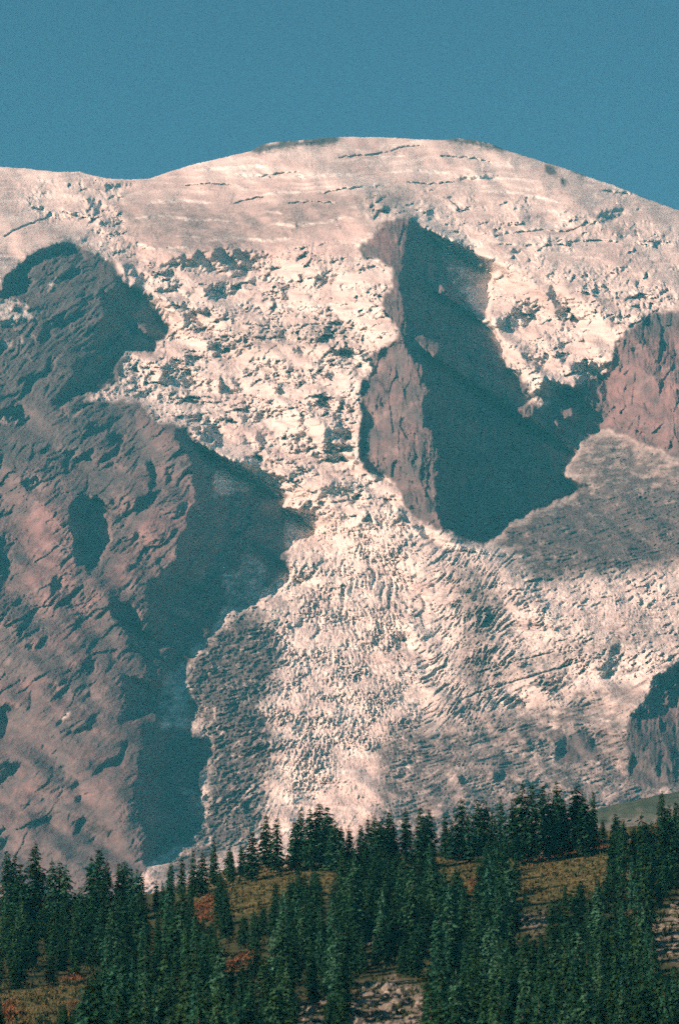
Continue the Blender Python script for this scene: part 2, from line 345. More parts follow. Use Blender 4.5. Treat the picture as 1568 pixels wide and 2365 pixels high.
shade |= rock_s0 & (GX > 1300) & (GY > 1400) & (fbm(GX / 14, GY / 70, 43, 4, .6) > 0.2)
shade |= rock_s0 & (GX > 820) & (GX < 1020) & (GY > 850) & (fbm(GX / 20, GY / 34, 44, 4, .6) > 0.33)
shade &= (GY > skyline(GX) + 8)
rock_s = zone(ROCK, wx, wy)
G0 = macro(GX, GY) + np.log(RH)
dt = CELL
# how steeply each lit surface faces the sun
q = 2.2 + 1.1 * gn(GX / 60, GY / 40, 31) + 0.8 * gn(GX / 25, GY / 18, 32)
q = np.where(rock_s, q * 0.95, q)
grz = zone([[(-200,640),(160,560),(260,650),(330,900),(300,1060),(180,1080),(-200,1140)]], wx, wy)
q = np.where(grz, q * 0.3, q)
# ribs round over towards the edge that casts each shade
ahead = np.full(shade.shape, 99.0)
for k in range(NT - 2, -1, -1): ahead[:, k] = np.where(shade[:, k], 0, np.minimum(ahead[:, k + 1] + 1, 99))
ahead = blur(ahead, 2)
q = np.where(rock_s, q * (0.42 + 0.75 * sst(0, 30, ahead)), q)
q = np.maximum(q, 0.25)
lit = ~shade
tgt = np.where(shade, 0.0, -q) * dt               # wanted change of G per cell along the light
lam, mu = 1.0 / 110 ** 2, 0.02
def grad_t(g): return g[:, 1:] - g[:, :-1]
def grad_s(g): return g[1:] - g[:-1]
tg = tgt[:, 1:]; sg = grad_s(G0)
wt = np.where(shade[:, 1:], 3.0, 1.0)
def AtA(g):
    r = lam * g
    e = grad_t(g) * wt; r[:, 1:] += e; r[:, :-1] -= e
    e = mu * grad_s(g); r[1:] += e; r[:-1] -= e
    return r
b = lam * G0
e = tg * wt; b[:, 1:] += e; b[:, :-1] -= e
e = mu * sg; b[1:] += e; b[:-1] -= e
G = G0.copy(); r_ = b - AtA(G); p_ = r_.copy(); rs = float((r_ * r_).sum())
for it in range(260):
    Ap = AtA(p_); al = rs / float((p_ * Ap).sum()); G += al * p_; r_ -= al * Ap
    rn = float((r_ * r_).sum()); p_ = r_ + (rn / rs) * p_; rs = rn
# hollows: bulge away from the viewer between the edge that casts the shade and the far rim
din = np.zeros(G.shape); dout = np.zeros(G.shape)
for k in range(1, NT): din[:, k] = np.where(shade[:, k], din[:, k - 1] + 1, 0)
for k in range(NT - 2, -1, -1): dout[:, k] = np.where(shade[:, k], dout[:, k + 1] + 1, 0)
hump = np.minimum(din * 1.6, dout * 0.9)
hump = 60 * (1 - np.exp(-hump / 60))
hump = blur(hump, 1) * shade
# every lit cell must be a record along its ray, every shaded one must stay behind the record
Gm = G.copy(); rec = Gm[:, 0].copy()
for k in range(1, NT):
    s = shade[:, k]
    v = np.where(s, np.maximum(Gm[:, k], rec + 2e-4), np.minimum(Gm[:, k], rec - 0.25 * dt))
    Gm[:, k] = v; rec = np.where(s, rec, v)
Gm = Gm + hump * dt * 0.9
Gm = 0.35 * Gm + 0.65 * blur(Gm, 1, 0)
shade_f = blur(shade.astype(float), 1)

def relief(x, y):                 # log distance of the large relief at an image pixel
    a, b2 = bearing(x, y)
    rr = np.hypot(VA - a, VB - b2); tt = np.arctan2(VB - b2, VA - a)
    fi = (tt - th_lo) / (th_hi - th_lo) * (NS - 1); fj = (rho_hi - rr) / (rho_hi - rho_lo) * (NT - 1)
    return lerpsample(Gm, fi, fj) - np.log(rr), lerpsample(shade_f, fi, fj)

# ---------------------------------------------------------------- mountain mesh
xs = np.concatenate([np.linspace(-1300, -330, 60)[:-1], np.linspace(-330, -30, 110)[:-1], np.arange(-30, 1600, 1.85), np.linspace(1600, 1890, 110)[1:], np.linspace(1890, 2900, 60)[1:]])
NV = 930
vv = np.linspace(0, 1, NV)
X = np.repeat(xs[None, :], NV, 0); S = skyline(X)
jag = np.where((X > 585) & (X < 775) | (X > 1045) & (X < 1160), 3.0, 0.8) * gn(X / 7, X * 0, 41) + 1.0 * gn(X / 25, X * 0, 42)
S = S + jag
Y = S + 1.0 + vv[:, None] * (BASE_Y - S)
wa = np.clip((Y - S) / 60, .12, 1)
Xw, Yw = warp(X, Y, wa)
spz = zone(SNOWPATCH, Xw, Yw) & (fbm(X / 30, Y / 16, 45, 4) > -0.12)
rock = zone(ROCK, Xw, Yw) & ~spz
debris = np.zeros(X.shape)
Xw2, Yw2 = warp(X, Y, 2.6)
for s_, p_ in DEBRIS: debris = np.maximum(debris, s_ * zone([p_], Xw2, Yw2))
debris = blur(debris, 9)
red = blur(zone(RED, Xw2, Yw2).astype(float), 4)
snowp = zone(SNOWPATCH, Xw, Yw)
inner = (X > XL) & (X < XR)
lg, shf = relief(np.clip(X, XL + 5, XR - 5), np.clip(Y, YT, YB))
lg_m = macro(X, Y)
bl = sst(XL, XL + 260, X) * (1 - sst(XR - 220, XR, X))
lg = lg * bl + lg_m * (1 - bl)
# the dome rounds away at the skyline
rockf = blur(rock * 1.0 + spz * shf * (0.25 + 0.5 * sst(-.2, .2, fbm(X / 12, Y / 7, 46, 3))), 1)  # snow patches under the shade mask also darkened by mixing in rock colour
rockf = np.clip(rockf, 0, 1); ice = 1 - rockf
# serac strength map: strong in the icefall, weak on the smooth upper snow and lower apron
def pf(poly, soft=8):
    return blur(zone([poly], Xw2, Yw2).astype(float), soft)
fall = pf([(200,430),(260,420),(280,560),(440,640),(640,600),(700,560),(830,560),(910,640),(900,800),(850,850),(830,1080),(930,1180),(740,1240),(600,1100),(440,1000),(330,960),(200,910),(290,800),(390,770),(330,660),(230,560)], 10)
fall = np.maximum(fall, pf([(940,480),(1000,450),(1450,470),(1568,560),(1900,600),(1900,720),(1520,715),(1430,780),(1400,860),(1290,890),(1240,960),(1190,870),(1150,780),(1120,740),(1150,620),(1000,540)], 12) * (0.45 + 0.35 * sst(560, 700, Y)))
low = pf([(740,1150),(930,1180),(1000,1240),(1250,1300),(1420,1320),(1900,1300),(1900,1500),(1500,1560),(1200,1640),(900,1700),(650,1850),(560,1960),(430,1960),(430,1550),(560,1390),(660,1270)], 12)
ser = np.clip(0.10 + 0.9 * fall + 0.75 * low + 0.65 * pf([(60,420),(180,400),(280,440),(300,520),(150,540),(60,480)], 8), 0, 1)
ser = np.maximum(ser, 0.6 * pf([(820,440),(1000,440),(1080,500),(820,520)], 6))
ser = ser * (0.25 + 1.15 * sst(-0.22, 0.22, fbm((X + 20 * gn(X / 50, Y / 30, 50)) / 120, Y / 44, 51, 4, .6)))
smooth_snow = 1 - np.clip(ser * 1.6, 0, 1)
# flow direction of the ice turns the pattern
ang = 0.0 + 0.9 * sst(1150, 1500, Y) * sst(1000, 500, X) - 0.45 * sst(1400, 1550, Y) * sst(850, 1150, X)
def rot(x, y, an, sx, sy): return ((x * np.cos(an) + y * np.sin(an)) / sx, (-x * np.sin(an) + y * np.cos(an)) / sy)
ux, uy = X + 9 * gn(X / 30, Y / 24, 61), Y + 7 * gn(X / 30, Y / 24, 62)
b1, id1, dx1, dy1 = cells(ux / 21, uy / 15, 71)
b2, id2, dx2, dy2 = cells(ux / 9.5, uy / 7.5, 72)
b3, id3, dx3, dy3 = cells(ux / 46, uy / 27, 73)
det = np.zeros(X.shape)
U = 1.0 / 5000                    # one metre of relief in log distance
b4, id4, dx4, dy4 = cells((ux + 5 * gn(X / 11, Y / 9, 63)) / 5.6, (uy + 4 * gn(X / 11, Y / 9, 64)) / 4.6, 74)
big = sst(-0.05, 0.3, fbm(X / 60, Y / 45, 52, 3)); mid = sst(-0.25, 0.25, fbm(X / 38 + 9, Y / 30, 53, 3))
blocks = big * ((id3 - 0.5) * 20 + dy3 * 10) + mid * ((id1 - 0.5) * 13 * sst(0, .2, b1) + dx1 * 5 + dy1 * 7) + (id2 - 0.5) * 9 * sst(0, .25, b2) * (0.4 + mid) + dy2 * 3 + (id4 - 0.5) * 6.5 * sst(0, .3, b4)
crev = 6 * mid * (1 - sst(0.0, 0.14, b1)) * (id1 > .6)
def facets2(bd, i_, dx_, dy_): 
    i2 = (i_ * 7.31) % 1.0
    return (i_ - .5) * 2.2 * dx_ + (i2 - .5) * 2.2 * dy_
upz = 1 - sst(1140, 1260, Y)
saw_ph = (Y + 16 * gn(X / 75, Y / 60, 55) + 7 * gn(X / 22, Y / 20, 56)) / 25.0
saw = (saw_ph - np.floor(saw_ph)); saw = np.minimum(saw, (1 - saw) * 5)
big_f = 28 * facets2(b3, id3, dx3, dy3) * big + 13 * facets2(b1, id1, dx1, dy1) * mid + 5 * facets2(b2, id2, dx2, dy2)
det += ice * ser * upz * (0.75 * (blocks + crev) + big_f + 9 * saw * sst(-.1, .3, gn(X / 60, Y / 30, 57)))
# lower glacier: slabs stretched along the flow
lan = -0.62 * sst(1100, 600, X) - 0.42 * sst(900, 1200, X)
lx_, ly_ = rot(X + 8 * gn(X / 26, Y / 22, 65), Y + 6 * gn(X / 26, Y / 22, 66), lan, 1.0, 1.0)
c5 = cells(lx_ / 26, ly_ / 9, 75); c6 = cells(lx_ / 11, ly_ / 5.5, 76)
slab = 9 * facets2(*c5) + (c5[1] - .5) * 6 * sst(0, .15, c5[0]) + 5 * facets2(*c6) + (c6[1] - .5) * 5 * sst(0, .2, c6[0])
det += ice * np.clip(low * 1.1, 0, 1) * (1 - upz) * (0.3 + 1.0 * sst(-.25, .25, fbm(X / 85, Y / 50, 58, 4, .6))) * slab
det += ice * (0.10 + 0.85 * ser) * (4.5 * fbm(X / 8, Y / 5.5, 81, 3, 0.8) + 5 * fbm(X / 40, Y / 26, 82, 3, .6))
# curved pressure ridges below the icefall
pr = np.hypot((X - 850) * .9, Y - 1060); pt = np.arctan2(X - 850, Y - 1060)
arc = pf([(640,1250),(760,1200),(930,1230),(1080,1330),(1090,1480),(980,1580),(760,1600),(600,1560),(640,1400)], 14)
det += ice * arc * 4.5 * ridged(pt * 2.2, pr / 16 + .5 * gn(X / 30, Y / 30, 67), 154, 4, .6)
# wind-packed contour ripples on smooth snow
sx_, sy_ = rot(X + 30 * gn(X / 160, Y / 60, 90), Y + 14 * gn(X / 160, Y / 60, 91), np.zeros(X.shape), 90, 9)
lay_ph = (Y + 26 * gn(X / 230, Y / 90, 94) + 8 * gn(X / 60, Y / 40, 95)) / 17.0
lay = lay_ph - np.floor(lay_ph); lay = np.minimum(lay, (1 - lay) * 3); laym = sst(-.15, .3, fbm(X / 110, Y / 25, 96, 3))
det += ice * smooth_snow * (3.5 * fbm(sx_, sy_, 92, 3) + 7.5 * lay * laym + 0.9 * gn(X / 5, Y / 3.5, 93)) * sst(0, 40, Y - S)
# flow lines on the lower glacier
fx_, fy_ = rot(X, Y, 0.75 * sst(1250, 1700, Y) * sst(1100, 600, X) * -1 - 0.5 * sst(900, 1200, X) * sst(1350, 1500, Y), 60, 9)
lowz = sst(1180, 1350, Y)
det += ice * lowz * (0.3 + 1.0 * sst(-.3, .3, fbm(X / 90, Y / 60, 102, 3))) * 5.5 * (ridged(fx_ + .4 * gn(X / 30, Y / 30, 103), fy_ + .7 * gn(X / 40, Y / 40, 104), 101, 5, .65) - 0.2)
# radial splay of crevasses below the icefall
rx = np.arctan2(X - 850, Y - 1050); rr_ = np.hypot(X - 850, Y - 1050)
spl = pf([(720,1290),(900,1290),(1020,1360),(960,1500),(740,1500),(640,1440)], 8)
det += ice * spl * 10.0 * sst(.15, .5, gn(rx * 22 + .8 * gn(X / 40, Y / 40, 68), rr_ / 60, 111))
# rock: strata and gullies
ra = np.where(X < 700, -0.62, 0.0) * sst(1200, 700, X)
r1x, r1y = rot(X + 14 * gn(X / 50, Y / 50, 120), Y + 14 * gn(X / 50, Y / 50, 121), ra, 95, 24)
vert = sst(760, 840, X)
v1x, v1y = X / 17, Y / 95
def facets(x, y, seed):
    bd, i_, dx_, dy_ = cells(x, y, seed); i2 = (i_ * 7.31) % 1.0
    return (i_ - .5) * 2.4 * dx_ + (i2 - .5) * 2.4 * dy_ + (i_ - .5) * .5
d1x, d1y = rot(X + 10 * gn(X / 40, Y / 40, 122), Y + 10 * gn(X / 40, Y / 40, 123), ra * 1.15, 40, 9)
dv = vert * 0 + (1 - vert)
rk = 9 * ridged(r1x, r1y, 131, 6, .66) * dv + 7 * ridged(d1x, d1y, 137, 4, .7) * dv
rk += vert * (8 * ridged(v1x + 1.1 * gn(X / 50, Y / 50, 5), v1y, 132, 5, .66))
rk *= 0.4 + 0.9 * sst(-.3, .4, fbm(X / 80, Y / 90, 134, 3))
f1x, f1y = np.where(vert > .5, X / 30, r1x * .8), np.where(vert > .5, Y / 95, r1y * .8)
f2x, f2y = np.where(vert > .5, X / 12, d1x * .9), np.where(vert > .5, Y / 45, d1y * .9)
rk += 13 * facets(f1x, f1y, 151) + 6 * facets(f2x, f2y, 152) + 5 * ridged(f2x * 1.2, f2y * 1.9, 155, 3, .7) + 2.0 * facets(X / 9, Y / 8, 153)
rk += 5 * fbm(X / 46, Y / 46, 135, 6, .7) + 3 * fbm(X / 6, Y / 5, 133, 3, .8)
rk *= 0.52 * (1 - 0.55 * sst(1450, 1750, Y + .35 * X) * (X < 800)) * (0.7 + 0.6 * sst(-.3, .3, fbm(X / 130, Y / 130, 139, 3)))
rk *= (1 - 0.6 * np.clip(debris * 1.2, 0, 1))
det -= rockf * rk * np.where(shf > .5, 0.7, 1.0)
# rubble
det += ice * debris * (4 * fbm(X / 7, Y / 5, 141, 3, .7) - 7 * ridged(*rot(X, Y, -0.28, 60, 8), 142, 3))
# scarps and crevasses
clean = np.zeros(X.shape)
for sg_, w, pts in LINES:
    p = np.array(pts, float)
    x0, x1 = p[:, 0].min() - 20, p[:, 0].max() + 20; y0, y1 = p[:, 1].min() - 20, p[:, 1].max() + 20
    sel = (X > x0) & (X < x1) & (Y > y0) & (Y < y1)
    lx = X[sel] + 0 * X[sel]; ly = Y[sel] + 2.5 * gn(X[sel] / 12, Y[sel] * 0, 150)
    best = np.full(lx.shape, 1e9); tt = np.zeros(lx.shape); side = np.zeros(lx.shape); tot = 0
    seg = np.hypot(*(p[1:] - p[:-1]).T); L = seg.sum()
    for k in range(len(p) - 1):
        d = p[k + 1] - p[k]; u = np.clip(((lx - p[k][0]) * d[0] + (ly - p[k][1]) * d[1]) / (d @ d), 0, 1)
        ex = lx - p[k][0] - u * d[0]; ey = ly - p[k][1] - u * d[1]; dd = np.hypot(ex, ey)
        nb = dd < best; best = np.where(nb, dd, best); tt = np.where(nb, (tot + u * seg[k]) / L, tt); side = np.where(nb, ey, side); tot += seg[k]
    taper = np.clip(np.minimum(tt, 1 - tt) * 7, 0, 1) * (0.85 + 0.3 * gn(lx / 40, ly * 0, 160))
    ww = w * np.maximum(taper, .05)
    if sg_ > 0:
        h = 15 * np.exp(-(best / (ww * .8)) ** 2) * taper
    else:   # steep wall: the ground above steps forward, then recovers slowly
        h = 1.3 * side * np.exp(-(side / ww) ** 2 / 2) * taper * (best < 30)
        cl = clean[sel]; clean[sel] = np.maximum(cl, np.exp(-(side / (ww * .8)) ** 2) * np.clip(taper * 1.5, 0, 1) * (best < ww * 2))
    det[sel] += h
det *= sst(0, 6, Y - S) * 0.9 + 0.1
lg = lg + det * U
# ice of the dome: clean; ice walls facing sideways stay blue
D = np.exp(lg)
P = place(X.ravel(), Y.ravel(), D.ravel()).reshape(NV, len(xs), 3)
# the far side of the summit, out of sight, carried back and down
back = []
for k in (1, 2, 3, 4, 5, 6):
    q0 = P[0].copy(); q0[:, 1] += 140 * k; q0[:, 2] -= 6 * k * k + 12 * k; back.append(q0)
q0 = P[0].copy(); q0[:, 1] += 3500; q0[:, 2] = 0; back.append(q0)
foot = []
for k, (dy, dz) in enumerate(((-200, -130), (-500, -240), (-800, -300))):
    q0 = P[-1].copy(); q0[:, 1] += dy; q0[:, 2] = np.maximum(q0[:, 2] + dz, 40 - 30 * k); foot.append(q0)
P = np.concatenate([np.array(back[::-1]), P, np.array(foot)], 0)
def padz(a): return np.concatenate([np.repeat(a[:1], 7, 0), a, np.repeat(a[-1:], 3, 0)], 0)
low_ = sst(1380, 1450, Y)
debris = debris * (1 - low_ * (1 - sst(-.75, .05, fbm(fx_ * 1.6 + .5 * gn(X / 30, Y / 30, 103), fy_ * .9, 185, 5, .65) + .3 * fbm(X / 60, Y / 60, 186, 3))))
edge = blur((rockf > .5).astype(float), 4)
debris = np.maximum(debris, 1.5 * edge * (1 - rockf) * sst(-.15, .25, fbm(X / 18, Y / 12, 184, 4, .65)))
strk = sst(-.05, .5, fbm(fx_ * 1.3 + .5 * gn(X / 30, Y / 30, 103), fy_ * .8 + .8 * gn(X / 40, Y / 40, 104), 181, 5, .62) + .5 * fbm(X / 140, Y / 90, 182, 3))
med = zone([[(1000,1300),(1160,1340),(1220,1450),(1568,1400),(2600,1380),(2600,1500),(1568,1600),(1200,1700),(900,1720),(860,1660),(1020,1560),(1040,1420)]], Xw2, Yw2)
debris = np.maximum(debris, (0.42 * strk * lowz * (0.6 + 0.9 * blur(med.astype(float), 12))))
debris = np.maximum(debris, 0.35 * fall * sst(.1, .5, fbm(X / 60, Y / 18, 183, 5, .65)))
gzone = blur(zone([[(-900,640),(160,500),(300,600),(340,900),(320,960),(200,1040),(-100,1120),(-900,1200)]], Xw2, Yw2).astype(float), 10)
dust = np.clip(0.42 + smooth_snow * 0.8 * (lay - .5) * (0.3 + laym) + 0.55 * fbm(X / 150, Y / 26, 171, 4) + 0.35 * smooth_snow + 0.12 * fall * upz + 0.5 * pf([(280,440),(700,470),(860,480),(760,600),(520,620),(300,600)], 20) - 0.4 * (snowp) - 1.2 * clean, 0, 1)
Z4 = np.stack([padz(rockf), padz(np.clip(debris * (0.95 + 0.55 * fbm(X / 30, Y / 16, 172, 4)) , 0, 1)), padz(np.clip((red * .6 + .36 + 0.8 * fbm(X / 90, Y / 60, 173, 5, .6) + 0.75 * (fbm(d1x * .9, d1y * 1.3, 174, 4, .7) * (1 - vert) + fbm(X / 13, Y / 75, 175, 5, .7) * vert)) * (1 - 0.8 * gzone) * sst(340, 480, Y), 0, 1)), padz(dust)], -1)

def grid_mesh(name, P, attrs=None, smooth=True):
    h, w, _ = P.shape
    me = bpy.data.meshes.new(name)
    me.vertices.add(h * w); me.vertices.foreach_set('co', P.astype(np.float32).ravel())
    i = np.arange(h - 1)[:, None] * w + np.arange(w - 1)[None]
    f = np.stack([i, i + w, i + w + 1, i + 1], -1).reshape(-1, 4)
    me.loops.add(f.size); me.loops.foreach_set('vertex_index', f.ravel().astype(np.int32))
    me.polygons.add(len(f)); me.polygons.foreach_set('loop_start', (np.arange(len(f)) * 4).astype(np.int32))
    me.polygons.foreach_set('use_smooth', np.full(len(f), smooth))
    me.update(calc_edges=True)
    for k, v in (attrs or {}).items():
        at = me.attributes.new(k, 'FLOAT_COLOR', 'POINT'); at.data.foreach_set('color', v.astype(np.float32).ravel())
    return me

# ---------------------------------------------------------------- materials
def new_mat(name):
    m = bpy.data.materials.new(name); m.use_nodes = True
    n = m.node_tree; b = n.nodes['Principled BSDF']; b.inputs['Roughness'].default_value = 0.9
    b.inputs['Specular IOR Level'].default_value = 0.15
    return m, n, b
def N(n, t, **kw):
    o = n.nodes.new(t)
    for k, v in kw.items(): setattr(o, k, v)
    return o
def mix(n, fac, a, b_, mode='MIX'):
    o = N(n, 'ShaderNodeMix', data_type='RGBA', blend_type=mode)
    for sock, v in ((o.inputs[0], fac), (o.inputs[6], a), (o.inputs[7], b_)):
        if hasattr(v, 'is_linked'): n.links.new(v, sock)
        elif isinstance(v, tuple): sock.default_value = v + (1,) if len(v) == 3 else v
        else: sock.default_value = v
    return o.outputs[2]
def noise(n, scale, detail=4, vec=None, rough=0.6, lo=0.35, hi=0.65):
    o = N(n, 'ShaderNodeTexNoise'); o.inputs['Scale'].default_value = scale; o.inputs['Detail'].default_value = detail; o.inputs['Roughness'].default_value = rough
    if vec is None:
        tc = N(n, 'ShaderNodeTexCoord'); vec = tc.outputs['Object']
    n.links.new(vec, o.inputs['Vector'])
    mr = N(n, 'ShaderNodeMapRange'); mr.inputs[1].default_value = lo; mr.inputs[2].default_value = hi
    n.links.new(o.outputs['Fac'], mr.inputs[0]); return mr.outputs[0]

m_mt, n, b = new_mat('mountain_ice_and_rock')
at = N(n, 'ShaderNodeAttribute', attribute_name='zones'); sp = N(n, 'ShaderNodeSeparateColor'); n.links.new(at.outputs['Color'], sp.inputs[0])
tc = N(n, 'ShaderNodeTexCoord'); mp = N(n, 'ShaderNodeMapping'); mp.inputs['Scale'].default_value = (1, .35, 1); n.links.new(tc.outputs['Object'], mp.inputs[0]); ov = mp.outputs[0]
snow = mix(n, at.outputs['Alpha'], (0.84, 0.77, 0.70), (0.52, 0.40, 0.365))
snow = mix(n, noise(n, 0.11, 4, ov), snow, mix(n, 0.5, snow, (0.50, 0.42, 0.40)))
deb = mix(n, noise(n, 0.09, 5, ov, .7), (0.055, 0.050, 0.053), (0.145, 0.118, 0.116))
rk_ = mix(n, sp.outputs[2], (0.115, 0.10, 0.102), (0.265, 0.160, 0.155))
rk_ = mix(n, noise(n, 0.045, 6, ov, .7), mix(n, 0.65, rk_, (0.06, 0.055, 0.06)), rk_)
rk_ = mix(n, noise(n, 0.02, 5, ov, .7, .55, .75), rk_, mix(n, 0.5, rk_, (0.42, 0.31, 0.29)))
dn = N(n, 'ShaderNodeMath', operation='MULTIPLY_ADD'); n.links.new(noise(n, 0.05, 6, ov, .75, .3, .7), dn.inputs[0]); dn.inputs[1].default_value = 0.6; dn.inputs[2].default_value = -0.2
ds = N(n, 'ShaderNodeMath', operation='ADD'); n.links.new(sp.outputs[1], ds.inputs[0]); 
dm = N(n, 'ShaderNodeMath', operation='MULTIPLY'); n.links.new(dn.outputs[0], dm.inputs[0])
dg = N(n, 'ShaderNodeMapRange'); dg.inputs[1].default_value = 0; dg.inputs[2].default_value = .25; n.links.new(sp.outputs[1], dg.inputs[0]); n.links.new(dg.outputs[0], dm.inputs[1])
n.links.new(dm.outputs[0], ds.inputs[1]); ds.use_clamp = True
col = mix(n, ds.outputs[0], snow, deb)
rkd = mix(n, ds.outputs[0], rk_, deb)
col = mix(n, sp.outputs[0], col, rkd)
n.links.new(col, b.inputs['Base Color'])
bp = N(n, 'ShaderNodeBump'); bp.inputs['Strength'].default_value = 0.5; bp.inputs['Distance'].default_value = 3.0
n.links.new(noise(n, 0.25, 5, None, .7, 0, 1), bp.inputs['Height']); n.links.new(bp.outputs[0], b.inputs['Normal'])
b.inputs['Specular IOR Level'].default_value = 0.05

me = grid_mesh('mountain', P, {'zones': Z4}); me.materials.append(m_mt)
mountain = bpy.data.objects.new('mountain', me); C.objects.link(mountain); mountain['kind'] = 'structure'
# ---------------------------------------------------------------- foreground hillside
CREST = np.array([(-3000, 2260), (-1200, 2140), (-300, 2100), (0, 2078), (150, 2082), (260, 2074), (350, 2064), (440, 2042), (520, 2012), (620, 1990), (700, 1978), (800, 1972), (950, 1972), (1040, 1962), (1150, 1950), (1220, 1938), (1300, 1932), (1400, 1918), (1460, 1908), (1568, 1900), (1900, 1870), (3000, 1900), (4600, 2000)], float)
def crest(x): return np.interp(x, CREST[:, 0], CREST[:, 1])
def hill_dist(x, y):
    c = crest(x); t = np.clip((y - c) / (2365 - c), -0.2, 1.9)
    d = 800 - 235 * np.sign(t) * np.abs(t) ** 0.92
    return d + 7 * gn(x / 260, y / 120, 201) * np.clip(t * 4, 0, 1) + 0.5 * gn(x / 55, y / 60, 202)
def hill_point(x, y):
    x = np.atleast_1d(np.asarray(x, float)); y = np.atleast_1d(np.asarray(y, float))
    return place(x, y, hill_dist(x, y))

MEADOW = [[(440,2050),(520,2014),(620,1992),(790,1976),(820,2020),(640,2080),(600,2110),(440,2120)], [(1000,1968),(1180,1950),(1420,1920),(1568,1900),(1568,1960),(1420,2060),(1200,2090),(1040,2060)],
          [(0,2300),(220,2250),(260,2280),(120,2400),(0,2420),(-200,2420),(-200,2320)], [(510,2235),(590,2190),(590,2220),(530,2245)], [(740,2030),(770,2030),(770,2070),(740,2070)]]
RUST = [[(440,2085),(492,2065),(496,2125),(455,2125)], q6((830,660),(980,620),(1240,595),(1240,640),(1000,680),(840,720)), q6((1160,610),(1240,590),(1240,615),(1180,640)), q6((590,800),(640,790),(620,840)), q6((530,670),(650,645),(640,690),(540,690)),
        q5((0,1340),(60,1350),(110,1410),(20,1430)), q5((280,1240),(400,1235),(380,1260),(300,1260)), q5((1030,1180),(1170,1100),(1180,1160),(1050,1210)), q5((320,1360),(380,1360),(370,1410),(330,1410)), q6((1300,940),(1360,880),(1350,915),(1310,950)), q6((1420,540),(1480,535),(1475,580),(1430,570)), q5((1350,1060),(1380,1050),(1380,1110),(1350,1110))]
VIEWS = [ # clearings kept open
 (1, [(520,2068),(560,2040),(640,2012),(625,2080),(600,2092),(540,2106)]), (1, [(444,2060),(500,2035),(495,2110),(455,2118)]), (1, [(640,2000),(700,1992),(760,1988),(700,2006),(650,2012)]),
 (1, q6((530,680),(640,660),(630,770),(590,830))), (1, q6((830,670),(980,625),(1240,600),(1240,740),(1050,800),(960,800),(880,825),(830,760))),
 (2, q6((1590,850),(1430,1010),(1470,1130),(1560,1175),(1590,1180))), (2, q6((60,1280),(250,1220),(400,1300),(380,1500),(30,1500))), (2, q6((820,960),(950,930),(960,1000),(880,1030))),
 (3, q6((430,1120),(650,1020),(650,1180),(560,1140))), (3, q6((110,1060),(160,1040),(170,1100),(120,1100))), (1, q5((0,1330),(200,1290),(420,1230),(380,1300),(200,1400),(0,1440))),
 (1, q5((1030,1180),(1170,1110),(1160,1150),(1050,1200))), (2, q5((1380,1360),(1520,1350),(1500,1480),(1350,1480))), (1, q5((1490,800),(1530,780),(1520,850))), (1, q6((1310,930),(1350,890),(1350,915),(1315,945))),
 (3, q6((200,1130),(250,1120),(240,1200),(210,1180))), (3, q6((360,940),(470,930),(460,960),(370,970))),
]
ROCKY = [[(p[0], p[1]) for p in poly] for k, poly in VIEWS if k == 2]

gx = np.concatenate([np.linspace(-2600, -60, 60)[:-1], np.arange(-60, 1640, 4.0), np.linspace(1640, 4200, 60)[1:]])
NH = 240
hv = np.linspace(0, 1, NH)
HX = np.repeat(gx[None], NH, 0); HC = crest(HX); HY = HC + hv[:, None] * (2900 - HC)
HP = place(HX.ravel(), HY.ravel(), hill_dist(HX, HY).ravel()).reshape(NH, len(gx), 3)
hwx, hwy = warp(HX, HY, 1.6)
g_me = blur(zone(MEADOW, hwx, hwy).astype(float), 1); g_ru = blur(zone(RUST, hwx, hwy).astype(float), 1)
g_ro = blur((zone(ROCKY, hwx, hwy) | (zone([[(430,2040),(520,2005),(760,1978),(800,1985),(760,2000),(640,2010),(520,2040),(440,2070)]], hwx, hwy) & (fbm(HX / 20, HY / 8, 210) > -.05))).astype(float), 1)
HP[..., 2] += 0.15 * fbm(HX / 24, HY / 24, 211, 2)
rows = [HP[0] + np.array([0, dy, dz]) for dy, dz in ((1500, -95), (900, -80), (400, -52), (150, -20), (50, -6), (15, -1.0))]
fr = []
for t in np.linspace(0.12, 1, 14):
    r0 = HP[-1].copy(); r0[:, 1] = HP[-1][:, 1] * (1 - t) + (-520) * t; r0[:, 2] = HP[-1][:, 2] * (1 - t) + (-2.0) * t - 14 * math.sin(math.pi * t)
    r0[:, 2] = np.minimum(r0[:, 2], r0[:, 1] * 0.05 - 1.7 if t < 0.8 else -2.0); fr.append(r0)
HA = np.concatenate([np.array(rows), HP, np.array(fr)], 0)
def padh(a): return np.concatenate([np.repeat(a[:1], 6, 0), a, np.repeat(a[-1:], 14, 0)], 0)
ZH = np.stack([padh(g_me), padh(g_ru), padh(g_ro), padh(g_me * 0 + 1)], -1)
mg, n, b = new_mat('alpine_meadow')
at = N(n, 'ShaderNodeAttribute', attribute_name='zones'); sp = N(n, 'ShaderNodeSeparateColor'); n.links.new(at.outputs['Color'], sp.inputs[0])
base = mix(n, noise(n, 0.35, 5), (0.022, 0.036, 0.018), (0.060, 0.060, 0.028))
mead = mix(n, noise(n, 0.5, 5), (0.075, 0.078, 0.032), (0.13, 0.122, 0.055))
mead = mix(n, noise(n, 0.16, 5, None, .6, .5, .62), mead, (0.045, 0.058, 0.026))
rust = mix(n, noise(n, 0.6, 4), (0.19, 0.075, 0.035), (0.09, 0.055, 0.03))
rock = mix(n, noise(n, 0.8, 6, None, .75), (0.07, 0.075, 0.055), (0.26, 0.24, 0.19))
c_ = mix(n, sp.outputs[0], base, mead); c_ = mix(n, sp.outputs[1], c_, rust); c_ = mix(n, sp.outputs[2], c_, rock)
